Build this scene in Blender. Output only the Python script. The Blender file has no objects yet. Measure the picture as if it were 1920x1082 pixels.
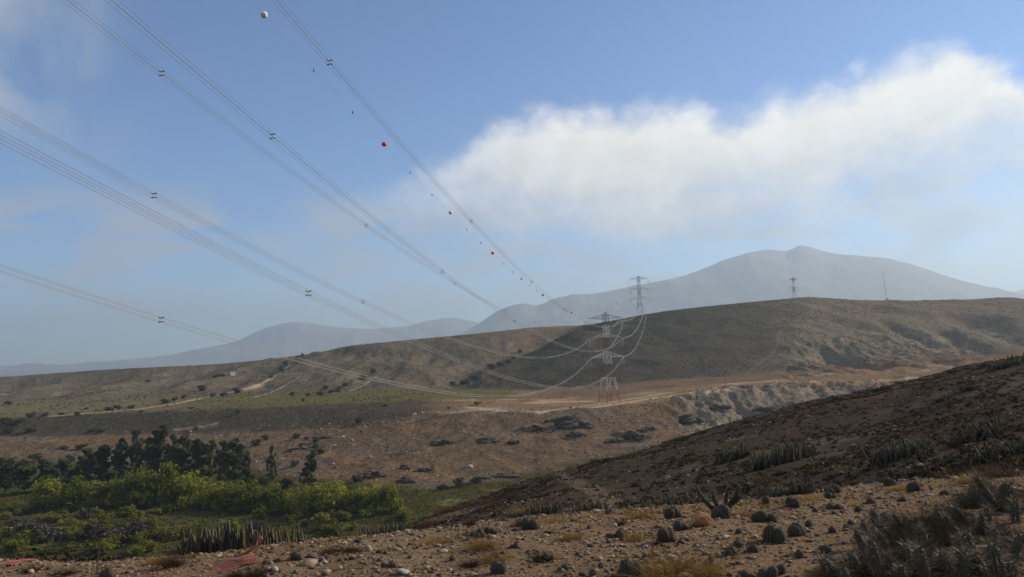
import bpy, math, random
import numpy as np
from mathutils import Vector, Matrix, Quaternion

# ------------------------------------------------------------------ camera, world, sun, exposure
SC = bpy.context.scene
COL = SC.collection
FPX, VH, ROLL = 1450.0, 640.0, math.radians(2.2)      # focal length in photo pixels, eye level row, camera roll
PITCH = math.atan((VH - 541.0) / FPX)
SUN_AZ, SUN_EL = math.radians(70.0), math.radians(26.0)   # azimuth clockwise from the view direction

_cp, _sp = math.cos(PITCH), math.sin(PITCH)
_c, _s = math.cos(ROLL), math.sin(ROLL)
CAM_F = np.array([0.0, _cp, _sp])
_u0 = np.array([0.0, -_sp, _cp]); _r0 = np.array([1.0, 0.0, 0.0])
CAM_R = _c * _r0 - _s * _u0
CAM_U = _s * _r0 + _c * _u0

cam_data = bpy.data.cameras.new('camera')
cam_data.sensor_width = 36.0
cam_data.lens = 36.0 * FPX / 1920.0
cam_data.clip_start = 0.05
cam_data.clip_end = 60000.0
cam = bpy.data.objects.new('camera', cam_data); COL.objects.link(cam)
cam.matrix_world = Matrix(((CAM_R[0], CAM_U[0], -CAM_F[0], 0.0),
                           (CAM_R[1], CAM_U[1], -CAM_F[1], 0.0),
                           (CAM_R[2], CAM_U[2], -CAM_F[2], 0.0),
                           (0.0, 0.0, 0.0, 1.0)))
SC.camera = cam

SC.view_settings.view_transform = 'Standard'
SC.view_settings.look = 'None'
SC.view_settings.gamma = 1.0
SC.view_settings.exposure = 0.4
SC.cycles.max_bounces = 5
SC.cycles.diffuse_bounces = 2
SC.cycles.glossy_bounces = 1
SC.cycles.transmission_bounces = 2
SC.cycles.transparent_max_bounces = 8
SC.cycles.volume_bounces = 0
SC.cycles.use_denoising = True

sun_data = bpy.data.lights.new('sun', 'SUN')
sun_data.energy = 5.0
sun_data.angle = math.radians(0.5)
sun_data.color = (1.0, 0.86, 0.67)
sun = bpy.data.objects.new('sun', sun_data); COL.objects.link(sun)
SUN_DIR = Vector((math.sin(SUN_AZ) * math.cos(SUN_EL), math.cos(SUN_AZ) * math.cos(SUN_EL), math.sin(SUN_EL)))
sun.rotation_euler = SUN_DIR.to_track_quat('Z', 'Y').to_euler()
sun.location = (300, 60, 200)

world = bpy.data.worlds.new('World'); SC.world = world; world.use_nodes = True


def azel(u, v):
    d = CAM_F + CAM_R * (u - 960) / FPX + CAM_U * (541 - v) / FPX
    d = d / np.linalg.norm(d)
    return math.degrees(math.atan2(d[0], d[1])), math.degrees(math.asin(d[2]))


class NT:
    """small helper for writing node trees"""
    def __init__(s, tree):
        s.t = tree; s.n = tree.nodes; s.l = tree.links
    def new(s, kind, **kw):
        nd = s.n.new(kind)
        for k, v in kw.items():
            if isinstance(v, (int, float, str, bool)) and hasattr(nd, k):
                setattr(nd, k, v)
        return nd
    def link(s, a, b): s.l.new(a, b)
    def val(s, sock, x):
        if hasattr(x, 'is_output') or isinstance(x, bpy.types.NodeSocket): s.l.new(x, sock)
        else: sock.default_value = x
    def math(s, op, a, b=0.0, c=None, clamp=False):
        nd = s.n.new('ShaderNodeMath'); nd.operation = op; nd.use_clamp = clamp
        s.val(nd.inputs[0], a); s.val(nd.inputs[1], b)
        if c is not None: s.val(nd.inputs[2], c)
        return nd.outputs[0]
    def smooth(s, x, lo, hi):
        nd = s.n.new('ShaderNodeMapRange'); nd.interpolation_type = 'SMOOTHSTEP'
        s.val(nd.inputs[0], x); s.val(nd.inputs[1], lo); s.val(nd.inputs[2], hi)
        nd.inputs[3].default_value = 0.0; nd.inputs[4].default_value = 1.0
        return nd.outputs[0]
    def lin(s, x, lo, hi, a=0.0, b=1.0):
        nd = s.n.new('ShaderNodeMapRange'); nd.clamp = True
        s.val(nd.inputs[0], x); s.val(nd.inputs[1], lo); s.val(nd.inputs[2], hi)
        s.val(nd.inputs[3], a); s.val(nd.inputs[4], b)
        return nd.outputs[0]
    def mix(s, fac, a, b, blend='MIX'):
        nd = s.n.new('ShaderNodeMix'); nd.data_type = 'RGBA'; nd.blend_type = blend
        s.val(nd.inputs[0], fac); s.val(nd.inputs[6], a); s.val(nd.inputs[7], b)
        return nd.outputs[2]
    def noise(s, vec, scale, detail=4.0, rough=0.55, dist=0.0):
        nd = s.n.new('ShaderNodeTexNoise')
        if vec is not None: s.l.new(vec, nd.inputs['Vector'])
        nd.inputs['Scale'].default_value = scale
        nd.inputs['Detail'].default_value = detail
        nd.inputs['Roughness'].default_value = rough
        nd.inputs['Distortion'].default_value = dist
        return nd.outputs[0]
    def comb(s, x, y, z=0.0):
        nd = s.n.new('ShaderNodeCombineXYZ')
        for i, q in enumerate((x, y, z)): s.val(nd.inputs[i], q)
        return nd.outputs[0]


def build_world():
    w = NT(world.node_tree); w.n.clear()
    out = w.new('ShaderNodeOutputWorld'); bg = w.new('ShaderNodeBackground')
    w.link(bg.outputs[0], out.inputs[0])
    sky = w.new('ShaderNodeTexSky'); sky.sky_type = 'NISHITA'; sky.sun_disc = False
    sky.sun_elevation = SUN_EL; sky.sun_rotation = SUN_AZ
    sky.altitude = 1800.0; sky.air_density = 1.0; sky.dust_density = 0.0; sky.ozone_density = 6.0
    tc = w.new('ShaderNodeTexCoord'); sep = w.new('ShaderNodeSeparateXYZ')
    w.link(tc.outputs['Generated'], sep.inputs[0])
    az = w.math('MULTIPLY', w.math('ARCTAN2', sep.outputs[0], sep.outputs[1]), 180 / math.pi)
    el = w.math('MULTIPLY', w.math('ARCSINE', sep.outputs[2]), 180 / math.pi)
    n_warp = w.noise(w.comb(az, w.math('MULTIPLY', el, 1.3), 5.5), 0.3, 5.0, 0.6)
    az_w = w.math('ADD', az, w.math('MULTIPLY', w.math('SUBTRACT', n_warp, 0.5), 4.0))
    # cloud bank: upper and lower edge as curves of azimuth
    def edge(pts):
        fc = w.new('ShaderNodeFloatCurve'); cm = fc.mapping; cm.use_clip = False
        q = sorted(azel(u, v) for u, v in pts)
        pp = [((a + 45) / 90.0, (e + 10) / 50.0) for a, e in q]
        pp = [(0.0, pp[0][1])] + pp + [(1.0, pp[-1][1])]
        c = cm.curves[0]
        while len(c.points) < len(pp): c.points.new(0.5, 0.5)
        for p, (a, b) in zip(c.points, pp):
            p.location = (a, b); p.handle_type = 'AUTO_CLAMPED'
        cm.update()
        w.link(w.lin(az_w, -45.0, 45.0), fc.inputs[1])
        return w.math('SUBTRACT', w.math('MULTIPLY', fc.outputs[0], 50.0), 10.0)
    top = edge([(-300, 470), (200, 440), (500, 420), (660, 370), (760, 325), (860, 275), (930, 225), (1010, 205), (1120, 195),
                (1210, 200), (1290, 182), (1380, 200), (1450, 175), (1560, 158), (1630, 120), (1700, 98), (1790, 80),
                (1860, 95), (1920, 140), (2100, 210), (2400, 260)])
    bot = edge([(-300, 460), (200, 435), (500, 415), (680, 415), (850, 430), (1000, 445), (1130, 452), (1220, 455), (1330, 425), (1420, 395),
                (1520, 415), (1620, 370), (1760, 325), (1920, 300), (2400, 340)])
    v3 = w.comb(az, w.math('MULTIPLY', el, 1.5), 0.0)
    n_big = w.noise(v3, 0.16, 6.0, 0.55, 0.3)
    n_mid = w.noise(w.comb(az, w.math('MULTIPLY', el, 1.2), 3.7), 0.42, 6.0, 0.55, 0.25)
    wob = w.math('ADD', w.math('MULTIPLY', w.math('SUBTRACT', n_big, 0.5), 2.0),
                 w.math('MULTIPLY', w.math('SUBTRACT', n_mid, 0.5), 3.0))
    up = w.math('ADD', w.math('SUBTRACT', top, el), wob)                    # > 0 below the upper edge
    dn = w.math('ADD', w.math('SUBTRACT', el, bot), w.math('MULTIPLY', wob, 1.2))   # > 0 above the lower edge
    fade_l = w.smooth(w.math('ADD', az, w.math('MULTIPLY', wob, 2.5)), -20.0, 6.0)
    m_bank = w.math('MULTIPLY', w.math('MULTIPLY', w.smooth(up, -0.7, 2.2), w.smooth(dn, -2.0, 4.6)), fade_l)
    # thin torn veils low on the left and a veil high on the left
    n_veil = w.noise(w.comb(w.math('MULTIPLY', az, 0.55), w.math('MULTIPLY', el, 1.6), 9.1), 0.22, 5.0, 0.5, 0.6)
    veil_l = w.math('MULTIPLY', w.math('MULTIPLY', w.smooth(n_veil, 0.40, 0.62),
                    w.math('MULTIPLY', w.smooth(el, -1.0, 3.0), w.math('SUBTRACT', 1.0, w.smooth(el, 8.5, 12.5)))), 0.6)
    n_hi = w.noise(w.comb(az, el, 21.3), 0.13, 5.0, 0.55, 0.4)
    veil_h = w.math('MULTIPLY', w.math('MULTIPLY', w.smooth(w.math('ADD', n_hi, w.math('MULTIPLY', w.math('SUBTRACT', -33.0, az), 0.022)), 0.28, 0.62),
                    w.math('SUBTRACT', 1.0, w.smooth(az, -36.0, -23.0))), w.math('MULTIPLY', w.smooth(el, 10.0, 17.0), 0.85))
    # pale veil below the bank on the right
    veil_r = w.math('MULTIPLY', w.math('MULTIPLY', w.smooth(az, 4.0, 34.0), w.smooth(n_big, 0.25, 0.6)),
                    w.math('MULTIPLY', w.math('SUBTRACT', 1.0, w.smooth(el, 8.0, 15.0)), 0.55))
    lit = w.lin(n_mid, 0.3, 0.7, 0.88, 1.06)
    depth = w.smooth(up, -0.5, 6.0)                                        # the bank greys towards its base
    c_bank = w.mix(depth, (7.5, 7.25, 6.8, 1), (5.9, 5.9, 5.75, 1))
    vm = w.new('ShaderNodeVectorMath'); vm.operation = 'SCALE'
    w.link(c_bank, vm.inputs[0]); w.link(lit, vm.inputs[3])
    col = w.mix(veil_l, sky.outputs[0], (3.3, 3.15, 3.2, 1))
    col = w.mix(veil_h, col, (3.7, 3.9, 4.1, 1))
    col = w.mix(veil_r, col, (5.2, 5.5, 5.7, 1))
    col = w.mix(m_bank, col, vm.outputs[0])
    w.link(col, bg.inputs[0]); bg.inputs[1].default_value = 0.11


build_world()
# ------------------------------------------------------------------ small maths helpers
RNG = np.random.default_rng(7)
random.seed(7)


def pix(u, v, d):
    """world point seen at photo pixel (u, v), d metres ahead"""
    D = CAM_F + CAM_R * (u - 960) / FPX + CAM_U * (541 - v) / FPX
    return D * d / D[1]


_perm = np.random.default_rng(11).permutation(4096)
_grad = np.random.default_rng(12).uniform(0, 2 * np.pi, 4096)


def pnoise(x, y, seed=0):
    xi = np.floor(x).astype(np.int64); yi = np.floor(y).astype(np.int64)
    xf = x - xi; yf = y - yi
    def g(ix, iy, dx, dy):
        h = _perm[(_perm[(ix + seed * 37) & 4095] + iy * 1) & 4095]
        a = _grad[h]
        return np.cos(a) * dx + np.sin(a) * dy
    sx = xf * xf * xf * (xf * (xf * 6 - 15) + 10); sy = yf * yf * yf * (yf * (yf * 6 - 15) + 10)
    n0 = g(xi, yi, xf, yf); n1 = g(xi + 1, yi, xf - 1, yf)
    n2 = g(xi, yi + 1, xf, yf - 1); n3 = g(xi + 1, yi + 1, xf - 1, yf - 1)
    return ((n0 * (1 - sx) + n1 * sx) * (1 - sy) + (n2 * (1 - sx) + n3 * sx) * sy) * 1.5


def fbm(x, y, scale, octaves=4, gain=0.5, seed=0, ridged=False, m=None):
    if m is not None:                                  # only where the mask says so
        out = np.zeros_like(x); out[m] = fbm(x[m], y[m], scale, octaves, gain, seed, ridged); return out
    s = np.zeros_like(x); a = 1.0; f = 1.0 / scale; t = 0.0
    for o in range(octaves):
        n = pnoise(x * f + 13.7 * o, y * f - 7.3 * o, seed + o)
        if ridged: n = 1.0 - 2.0 * np.abs(n)
        s += a * n; t += a; a *= gain; f *= 2.03
    return s / t


def sstep(x, a, b):
    t = np.clip((x - a) / (b - a), 0, 1)
    return t * t * (3 - 2 * t)


# ------------------------------------------------------------------ terrain: feature lines from near to far
# each line runs across the view: (column, row, metres ahead), or (column, 'z', height, metres ahead) where it is out of sight
Z = 'z'
LINES = [
 [(-900, Z, -1.6, .5), (2800, Z, -1.6, .5)],
 [(-900, 1082, 7.2), (0, 1082, 6.3), (960, 1082, 5.3), (1920, 1082, 4.6), (2800, 1070, 4.3)],
 # brink of the stony terrace
 [(-900, 1072, 9), (0, 1062, 8.5), (200, 1062, 9), (400, 1054, 10), (600, 1040, 12), (800, 1018, 14), (960, 990, 15), (1100, 972, 15),
  (1250, 955, 14.5), (1400, 938, 14), (1600, 918, 13), (1800, 900, 11), (1920, 890, 10), (2800, 870, 9)],
 # foot of the near hill
 [(-900, 1075, 20), (0, 1065, 20), (200, 1065, 22), (400, 1054, 25), (600, 1039, 25), (800, 1012, 25), (960, 982, 26), (1100, 962, 27),
  (1250, 945, 26), (1400, 930, 24), (1600, 908, 21), (1800, 885, 17), (1920, 870, 15), (2800, 840, 13)],
 # brow of the near hill
 [(-900, 1078, 28), (0, 1068, 30), (200, 1068, 32), (400, 1055, 34), (600, 1026, 40), (740, 985, 46), (800, 966, 50), (960, 916, 60), (1040, 890, 64),
  (1130, 862, 68), (1250, 829, 70), (1400, 789, 70), (1600, 735, 70), (1800, 691, 70), (1920, 672, 70), (2300, 630, 70), (2800, 600, 70)],
 # behind the brow
 [(-900, Z, -44, 120), (600, Z, -42, 120), (800, Z, -40, 120), (1100, Z, -32, 120), (1600, Z, -22, 130), (1920, Z, -17, 130), (2800, Z, -10, 130)],
 # valley floor, near side
 [(-900, Z, -62, 215), (900, Z, -62.5, 215), (1100, Z, -60, 225), (1400, Z, -58, 230), (1920, Z, -50, 240), (2800, Z, -40, 240)],
 # valley floor, far side
 [(-900, 868, 480), (0, 868, 460), (200, 868, 440), (400, 880, 410), (600, 905, 355), (800, 918, 330), (960, 905, 340), (1100, 870, 370),
  (1250, 842, 390), (1400, Z, -56, 400), (1600, Z, -54, 400), (1920, Z, -46, 400), (2800, Z, -40, 400)],
 # middle of the brown slope
 [(-900, 842, 520), (0, 842, 510), (200, 840, 495), (400, 838, 470), (600, 845, 425), (800, 850, 400), (960, 832, 410), (1100, 808, 430), (1200, 798, 448),
  (1300, 792, 468), (1400, 796, 470), (1480, 778, 485), (1600, Z, -52, 480), (1920, Z, -42, 480), (2800, Z, -38, 480)],
 # foot of the dark scarp, lip of the pylon platform
 [(-900, 820, 570), (0, 820, 560), (200, 816, 550), (400, 814, 530), (500, 810, 520), (656, 800, 500), (765, 783, 488), (860, 774, 486), (1000, 770, 486),
  (1130, 766, 490), (1250, 753, 498), (1300, 743, 508), (1400, 728, 520), (1480, 724, 535), (1600, Z, -43, 540), (1920, Z, -36, 540), (2800, Z, -30, 540)],
 # top of the scarp, front of the green terrace
 [(-900, 790, 600), (0, 786, 600), (137, 779, 600), (269, 772, 590), (469, 765, 575), (600, 760, 570), (812, 750, 565), (900, 749, 560), (1000, 751, 555),
  (1130, 745, 565), (1250, 729, 580), (1400, 716, 590), (1500, 708, 600), (1600, Z, -34, 620), (1800, Z, -31, 620), (1920, Z, -28, 620), (2800, Z, -20, 620)],
 # back of the green terrace
 [(-900, 755, 800), (0, 752, 800), (200, 745, 780), (400, 738, 760), (600, 733, 730), (800, 728, 690), (900, 728, 665), (1000, 732, 635), (1130, 723, 630),
  (1250, 712, 640), (1400, 702, 650), (1500, 692, 660), (1600, 681, 680), (1800, 663, 690), (1920, 655, 690), (2800, 640, 690)],
 # lower hillside
 [(-900, 742, 930), (0, 738, 930), (200, 728, 920), (400, 717, 900), (600, 705, 860), (800, 708, 780), (850, 721, 720), (930, 709, 720), (1000, 699, 715),
  (1080, 682, 730), (1130, 668, 740), (1250, 665, 740), (1400, 655, 750), (1500, 640, 760), (1600, 635, 770), (1800, 620, 790), (1920, 615, 790), (2800, 590, 790)],
 # edge of the dark flank
 [(-900, 728, 1050), (0, 725, 1050), (200, 712, 1030), (400, 700, 1000), (600, 684, 950), (700, 688, 890), (800, 698, 815), (850, 712, 770), (930, 686, 800),
  (1000, 660, 830), (1080, 620, 870), (1130, 625, 850), (1250, 615, 860), (1400, 605, 870), (1500, 590, 870), (1600, 590, 880), (1800, 585, 890), (1920, 582, 890), (2800, 560, 890)],
 # ravine behind the flank
 [(-900, 720, 1120), (0, 718, 1120), (200, 704, 1100), (400, 692, 1070), (600, 672, 1000), (700, 672, 960), (800, 690, 890), (850, Z, -35, 850), (930, Z, -28, 890),
  (1000, Z, -18, 925), (1080, Z, 0, 955), (1130, 614, 890), (1250, 597, 910), (1400, 583, 930), (1500, 570, 930), (1600, 572, 940), (1800, 570, 950), (1920, 567, 950), (2800, 545, 950)],
 # skyline of the plateau
 [(-900, 712, 1300), (0, 708, 1250), (200, 694, 1200), (400, 684, 1150), (500, 675, 1120), (540, 669, 1100), (600, 662, 1060), (640, 650, 1030), (700, 644, 1030), (760, 638, 1050), (900, 625, 1080),
  (1000, 614, 1090), (1050, 611, 1085), (1085, 611, 1060), (1130, 605, 930), (1200, 591, 950), (1250, 583, 960), (1320, 575, 970), (1400, 567, 980), (1500, 558, 980),
  (1550, 560, 980), (1620, 563, 980), (1700, 564, 990), (1800, 562, 990), (1920, 558, 990), (2800, 530, 990)],
]
RIDGE1 = [(-900, 700), (400, 690), (700, 668), (800, 650), (860, 632), (900, 606), (930, 585), (960, 570), (985, 567), (1005, 573), (1040, 557), (1075, 552), (1110, 550), (1135, 546), (1160, 541),
          (1185, 534), (1215, 530), (1250, 525), (1290, 514), (1330, 499), (1360, 486), (1400, 473), (1440, 468), (1475, 472), (1500, 459), (1520, 464), (1560, 475),
          (1600, 477), (1660, 485), (1710, 495), (1760, 511), (1800, 524), (1850, 537), (1900, 547), (1960, 560), (2200, 590), (2800, 600)]
RIDGE2 = [(-900, 690), (100, 690), (300, 668), (440, 641), (480, 621), (500, 613), (540, 603), (580, 605), (640, 614), (700, 616), (760, 611), (800, 600), (840, 594), (870, 597),
          (920, 610), (1100, 600), (1850, 556), (1880, 549), (1920, 541), (2000, 520), (2200, 530), (2800, 560)]

AZ = np.concatenate([np.radians(np.linspace(-180, -60, 24, endpoint=False)), np.radians(np.linspace(-60, -36.5, 60, endpoint=False)),
                     np.radians(np.linspace(-36.5, 36.5, 720, endpoint=False)), np.radians(np.linspace(36.5, 60, 60, endpoint=False)),
                     np.radians(np.linspace(60, 180, 25))])
NA = len(AZ)


def gauss_smooth(y, sig):
    k = np.arange(-int(3 * sig), int(3 * sig) + 1); g = np.exp(-k * k / (2 * sig * sig)); g /= g.sum()
    return np.convolve(np.pad(y, len(k) // 2, mode='edge'), g, 'valid')


def line_to_az(line, sig=14.0):
    us = np.arange(-700, 2621, 4.0)
    P = []
    for k in line:
        if k[1] == 'z':
            q = np.array([(k[0] - 960) / FPX * k[3], k[3], k[2]])
        else:
            q = pix(*k)
        P.append(q)
    P = np.array(P); uu = np.array([k[0] for k in line], float)
    Q = np.stack([gauss_smooth(np.interp(us, uu, P[:, i]), sig / 4.0) for i in range(3)], 1)
    a = np.arctan2(Q[:, 0], Q[:, 1]); r = np.hypot(Q[:, 0], Q[:, 1])
    o = np.argsort(a); a, r, z = a[o], r[o], Q[:, 2][o]
    return np.interp(AZ, a, r, period=2 * np.pi), np.interp(AZ, a, z, period=2 * np.pi)


FR, FZ = [], []
for ln in LINES:
    r, z = line_to_az(ln); FR.append(r); FZ.append(z)
rc, zc = FR[-1], FZ[-1]
FR.append(rc + 600); FZ.append(np.where(zc < 0, zc * (rc + 600) / rc - 5, zc * 0.6 - 5))
FR.append(np.full(NA, 8000.0)); FZ.append(np.full(NA, -150.0))
r, z = line_to_az([(u, v, 11000.0) for u, v in RIDGE1], 5.0)
RZ = z - gauss_smooth(z, 26.0); z = z - RZ; FR.append(r); FZ.append(z)        # the broad mass; the crest's own notches are added below
r1 = r
FR.append(r1 + 1900); FZ.append(np.minimum(z * 0.4, 90.0))
r, z = line_to_az([(u, v, 15000.0) for u, v in RIDGE2], 8.0); FR.append(np.maximum(r, r1 + 3200)); FZ.append(z)
FR.append(np.full(NA, 23000.0)); FZ.append(np.full(NA, -80.0))
FR = np.array(FR); FZ = np.array(FZ)
NF = len(FR)

RAD = np.concatenate([np.geomspace(0.5, 3, 14, endpoint=False), np.geomspace(3, 70, 212, endpoint=False), np.geomspace(70, 300, 50, endpoint=False), np.geomspace(300, 430, 92, endpoint=False), np.geomspace(430, 1150, 220, endpoint=False),
                      np.geomspace(1150, 9000, 30, endpoint=False), np.geomspace(9000, 22500, 75)])
NR = len(RAD)


def pchip_col(xk, yk, x):
    h = np.diff(xk); d = np.diff(yk) / h
    m = np.zeros_like(yk)
    w1 = 2 * h[1:] + h[:-1]; w2 = h[1:] + 2 * h[:-1]
    with np.errstate(divide='ignore', invalid='ignore'):
        mm = (w1 + w2) / (w1 / d[:-1] + w2 / d[1:])
    m[1:-1] = np.where(d[:-1] * d[1:] > 0, mm, 0.0)
    m[0] = d[0]; m[-1] = d[-1]
    i = np.clip(np.searchsorted(xk, x) - 1, 0, len(xk) - 2)
    t = (x - xk[i]) / h[i]
    t = np.clip(t, 0, 1)
    z = (yk[i] * (1 + 2 * t) * (1 - t) ** 2 + h[i] * m[i] * t * (1 - t) ** 2 + yk[i + 1] * t * t * (3 - 2 * t) + h[i] * m[i + 1] * t * t * (t - 1))
    return z, i + t


ZG = np.zeros((NR, NA)); KG = np.zeros((NR, NA))
for j in range(NA):
    ZG[:, j], KG[:, j] = pchip_col(FR[:, j], FZ[:, j], RAD)
AG, RG = np.meshgrid(AZ, RAD)
XG = RG * np.sin(AG); YG = RG * np.cos(AG)
UG = 960 + FPX * np.tan(np.clip(AG, -1.2, 1.2))          # rough photo column of each ground point

# relief on top of the feature lines
near_w = 1 - sstep(KG, 4.0, 5.0)
relief = near_w * sstep(RG, 3, 12) * (0.10 * fbm(XG, YG, 3.0, 4, 0.5, 1, m=KG < 5) + 0.85 * sstep(RG, 14, 40) * fbm(XG, YG, 14.0, 4, 0.5, 2, m=KG < 5))
relief += near_w * 0.03 * fbm(XG, YG, 0.6, 3, 0.6, 3, m=KG < 5)
val_w = sstep(KG, 4.3, 5.5) * (1 - sstep(KG, 6.8, 7.2))
relief += val_w * 1.2 * fbm(XG, YG, 40.0, 4, 0.5, 4, m=val_w > 0)
slope_w = sstep(KG, 6.9, 7.4) * (1 - sstep(KG, 8.9, 9.1))
relief += slope_w * (2.6 * fbm(XG, YG, 42.0, 5, 0.55, 5, m=slope_w > 0) + 1.1 * fbm(XG, YG, 17.0, 4, 0.55, 6, True, m=slope_w > 0) - 0.5)
# eroded cliff at the platform's right end
cl_w = sstep(KG, 7.3, 8.2) * (1 - sstep(KG, 9.15, 9.6)) * sstep(UG, 1210, 1300)
relief += cl_w * (6.0 * (fbm(XG, YG, 26.0, 5, 0.62, 8, True, m=cl_w > 0) - 0.35))
ter_w = sstep(KG, 9.0, 9.3) * (1 - sstep(KG, 10.8, 11.2))
relief += ter_w * 0.7 * fbm(XG, YG, 50.0, 4, 0.5, 9, m=ter_w > 0)
hill_w = sstep(KG, 10.8, 11.6) * (1 - sstep(KG, 14.4, 15.0))
left_w = 1 - sstep(UG, 900, 1000)
right_w = sstep(UG, 1380, 1520)
gull_l = fbm(XG * 1.0, YG * 0.32, 90.0, 4, 0.45, 10, True, m=hill_w * left_w > 0)
gull_r = fbm(XG * 0.8 + YG * 0.45, YG * 0.28, 85.0, 5, 0.5, 11, True, m=hill_w * right_w > 0)
relief += hill_w * (left_w * 9.0 * (gull_l - 0.3) + right_w * 5.0 * (gull_r - 0.3) + 4.0 * fbm(XG, YG, 55.0, 5, 0.55, 12, m=hill_w > 0))
low_r = sstep(KG, 9.3, 10.2) * (1 - sstep(KG, 11.6, 12.6)) * sstep(UG, 1420, 1500) * (1 - sstep(UG, 1800, 1900))
relief += low_r * 5.5 * (fbm(XG, YG * 0.5, 30.0, 5, 0.62, 13, True, m=low_r > 0) - 0.35)
# straight gullies running down the right hill
for (u0, v0, d0), (u1, v1, d1), w_, dep in [((1530, 668, 740), (1640, 740, 640), 14, 11), ((1745, 610, 830), (1850, 690, 680), 15, 8),
                                            ((1640, 600, 850), (1800, 690, 690), 9, 6), ((1800, 590, 880), (1930, 640, 740), 26, 14)]:
    a = pix(u0, v0, d0); b = pix(u1, v1, d1)
    dx, dy = b[0] - a[0], b[1] - a[1]; L2 = dx * dx + dy * dy
    t = np.clip(((XG - a[0]) * dx + (YG - a[1]) * dy) / L2, 0, 1)
    px = XG - a[0] - t * dx; py = YG - a[1] - t * dy
    px = px + 5 * fbm(XG, YG, 40.0, 3, 0.5, 31, m=(KG > 9) & (KG < 16))
    dist = np.hypot(px, py)
    relief -= dep * sstep(t, 0.0, 0.25) * np.exp(-(dist / w_) ** 2) * (KG > 9)
mt_w = sstep(KG, 17.0, 17.8)
relief += mt_w * 190.0 * (fbm(XG, YG, 2200.0, 6, 0.5, 14, True, m=mt_w > 0) - 0.85) * (1 - 0.85 * np.exp(-((KG - 18.0) / 0.12) ** 2)) * (1 - 0.85 * np.exp(-((KG - 20.0) / 0.15) ** 2))
relief += np.exp(-((KG - 18.0) / 0.25) ** 2) * 14.0 * fbm(XG, YG, 300.0, 4, 0.6, 16, m=mt_w > 0)
relief += np.exp(-((KG - 18.0) / 0.2) ** 2) * 24.0 * fbm(XG, YG, 900.0, 6, 0.55, 15, m=mt_w > 0)
relief += RZ[None, :] * np.exp(-((KG - 18.0) / 0.3) ** 2)
# keep the pylon platform level
P1C = np.array([61.7, 520.0]); 
flat = np.exp(-(np.hypot(XG - P1C[0], YG - P1C[1]) / 30.0) ** 4)
ZG = ZG + relief * (1 - flat)
LR = np.log(RAD)


def ground(x, y):
    """height of the terrain at world x, y (scalars or arrays)"""
    x = np.asarray(x, float); y = np.asarray(y, float)
    a = np.arctan2(x, y); lr = np.log(np.maximum(np.hypot(x, y), 0.51))
    j = np.clip(np.searchsorted(AZ, a) - 1, 0, NA - 2); i = np.clip(np.searchsorted(LR, lr) - 1, 0, NR - 2)
    ta = np.clip((a - AZ[j]) / (AZ[j + 1] - AZ[j]), 0, 1); tr = np.clip((lr - LR[i]) / (LR[i + 1] - LR[i]), 0, 1)
    return ((ZG[i, j] * (1 - ta) + ZG[i, j + 1] * ta) * (1 - tr) + (ZG[i + 1, j] * (1 - ta) + ZG[i + 1, j + 1] * ta) * tr)


def at_pixel(u, v, dmin=2.0, dmax=1300.0, lift=0.0):
    """where the ray through photo pixel (u, v) meets the terrain"""
    d = np.geomspace(dmin, dmax, 1500)
    D = CAM_F + CAM_R * (u - 960) / FPX + CAM_U * (541 - v) / FPX
    P = D[None, :] * (d / D[1])[:, None]
    g = ground(P[:, 0], P[:, 1]) + lift
    hit = np.nonzero(P[:, 2] <= g)[0]
    i = hit[0] if len(hit) else int(np.argmin(P[:, 2] - g))
    x, y = P[i, 0], P[i, 1]
    return np.array([x, y, float(ground(x, y))])
# ------------------------------------------------------------------ materials
MATS = {}


def new_mat(name):
    m = bpy.data.materials.new(name); m.use_nodes = True
    w = NT(m.node_tree); w.n.clear()
    out = w.new('ShaderNodeOutputMaterial'); b = w.new('ShaderNodeBsdfPrincipled')
    w.link(b.outputs[0], out.inputs[0])
    b.inputs['Roughness'].default_value = 0.9
    b.inputs['Specular IOR Level'].default_value = 0.15
    MATS[name] = m
    return m, w, b, out


def ground_mat(name, speck_scale, speck_amt, bump_scale, bump_dist, mottling=0.35, speck_col=(0.035, 0.034, 0.026, 1), fine=0.3):
    m, w, b, out = new_mat(name); b.inputs['Specular IOR Level'].default_value = 0.0
    at = w.new('ShaderNodeAttribute'); at.attribute_name = 'Col'
    geo = w.new('ShaderNodeNewGeometry'); pos = geo.outputs['Position']
    n1 = w.noise(pos, speck_scale * 0.13, 5, 0.6)
    n2 = w.noise(pos, speck_scale, 4, 0.65)
    n3 = w.noise(pos, speck_scale * 3.1, 3, 0.6)
    f = w.lin(n1, 0.25, 0.75, 1 - mottling, 1 + mottling)
    f = w.math('MULTIPLY', f, w.lin(n3, 0.25, 0.75, 1 - fine, 1 + fine))
    vm = w.new('ShaderNodeVectorMath'); vm.operation = 'SCALE'
    w.link(at.outputs['Color'], vm.inputs[0]); w.link(f, vm.inputs[3])
    sp = w.math('MULTIPLY', w.smooth(w.math('ADD', n2, w.math('MULTIPLY', w.math('SUBTRACT', n1, 0.5), 0.5)), 0.54, 0.66), speck_amt)
    sp = w.math('MULTIPLY', sp, at.outputs['Alpha'])
    col = w.mix(sp, vm.outputs[0], speck_col)
    w.link(col, b.inputs['Base Color'])
    bp = w.new('ShaderNodeBump'); bp.inputs['Strength'].default_value = 0.9; bp.inputs['Distance'].default_value = bump_dist
    w.link(w.noise(pos, bump_scale, 5, 0.65), bp.inputs['Height']); w.link(bp.outputs[0], b.inputs['Normal'])
    return m


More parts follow.
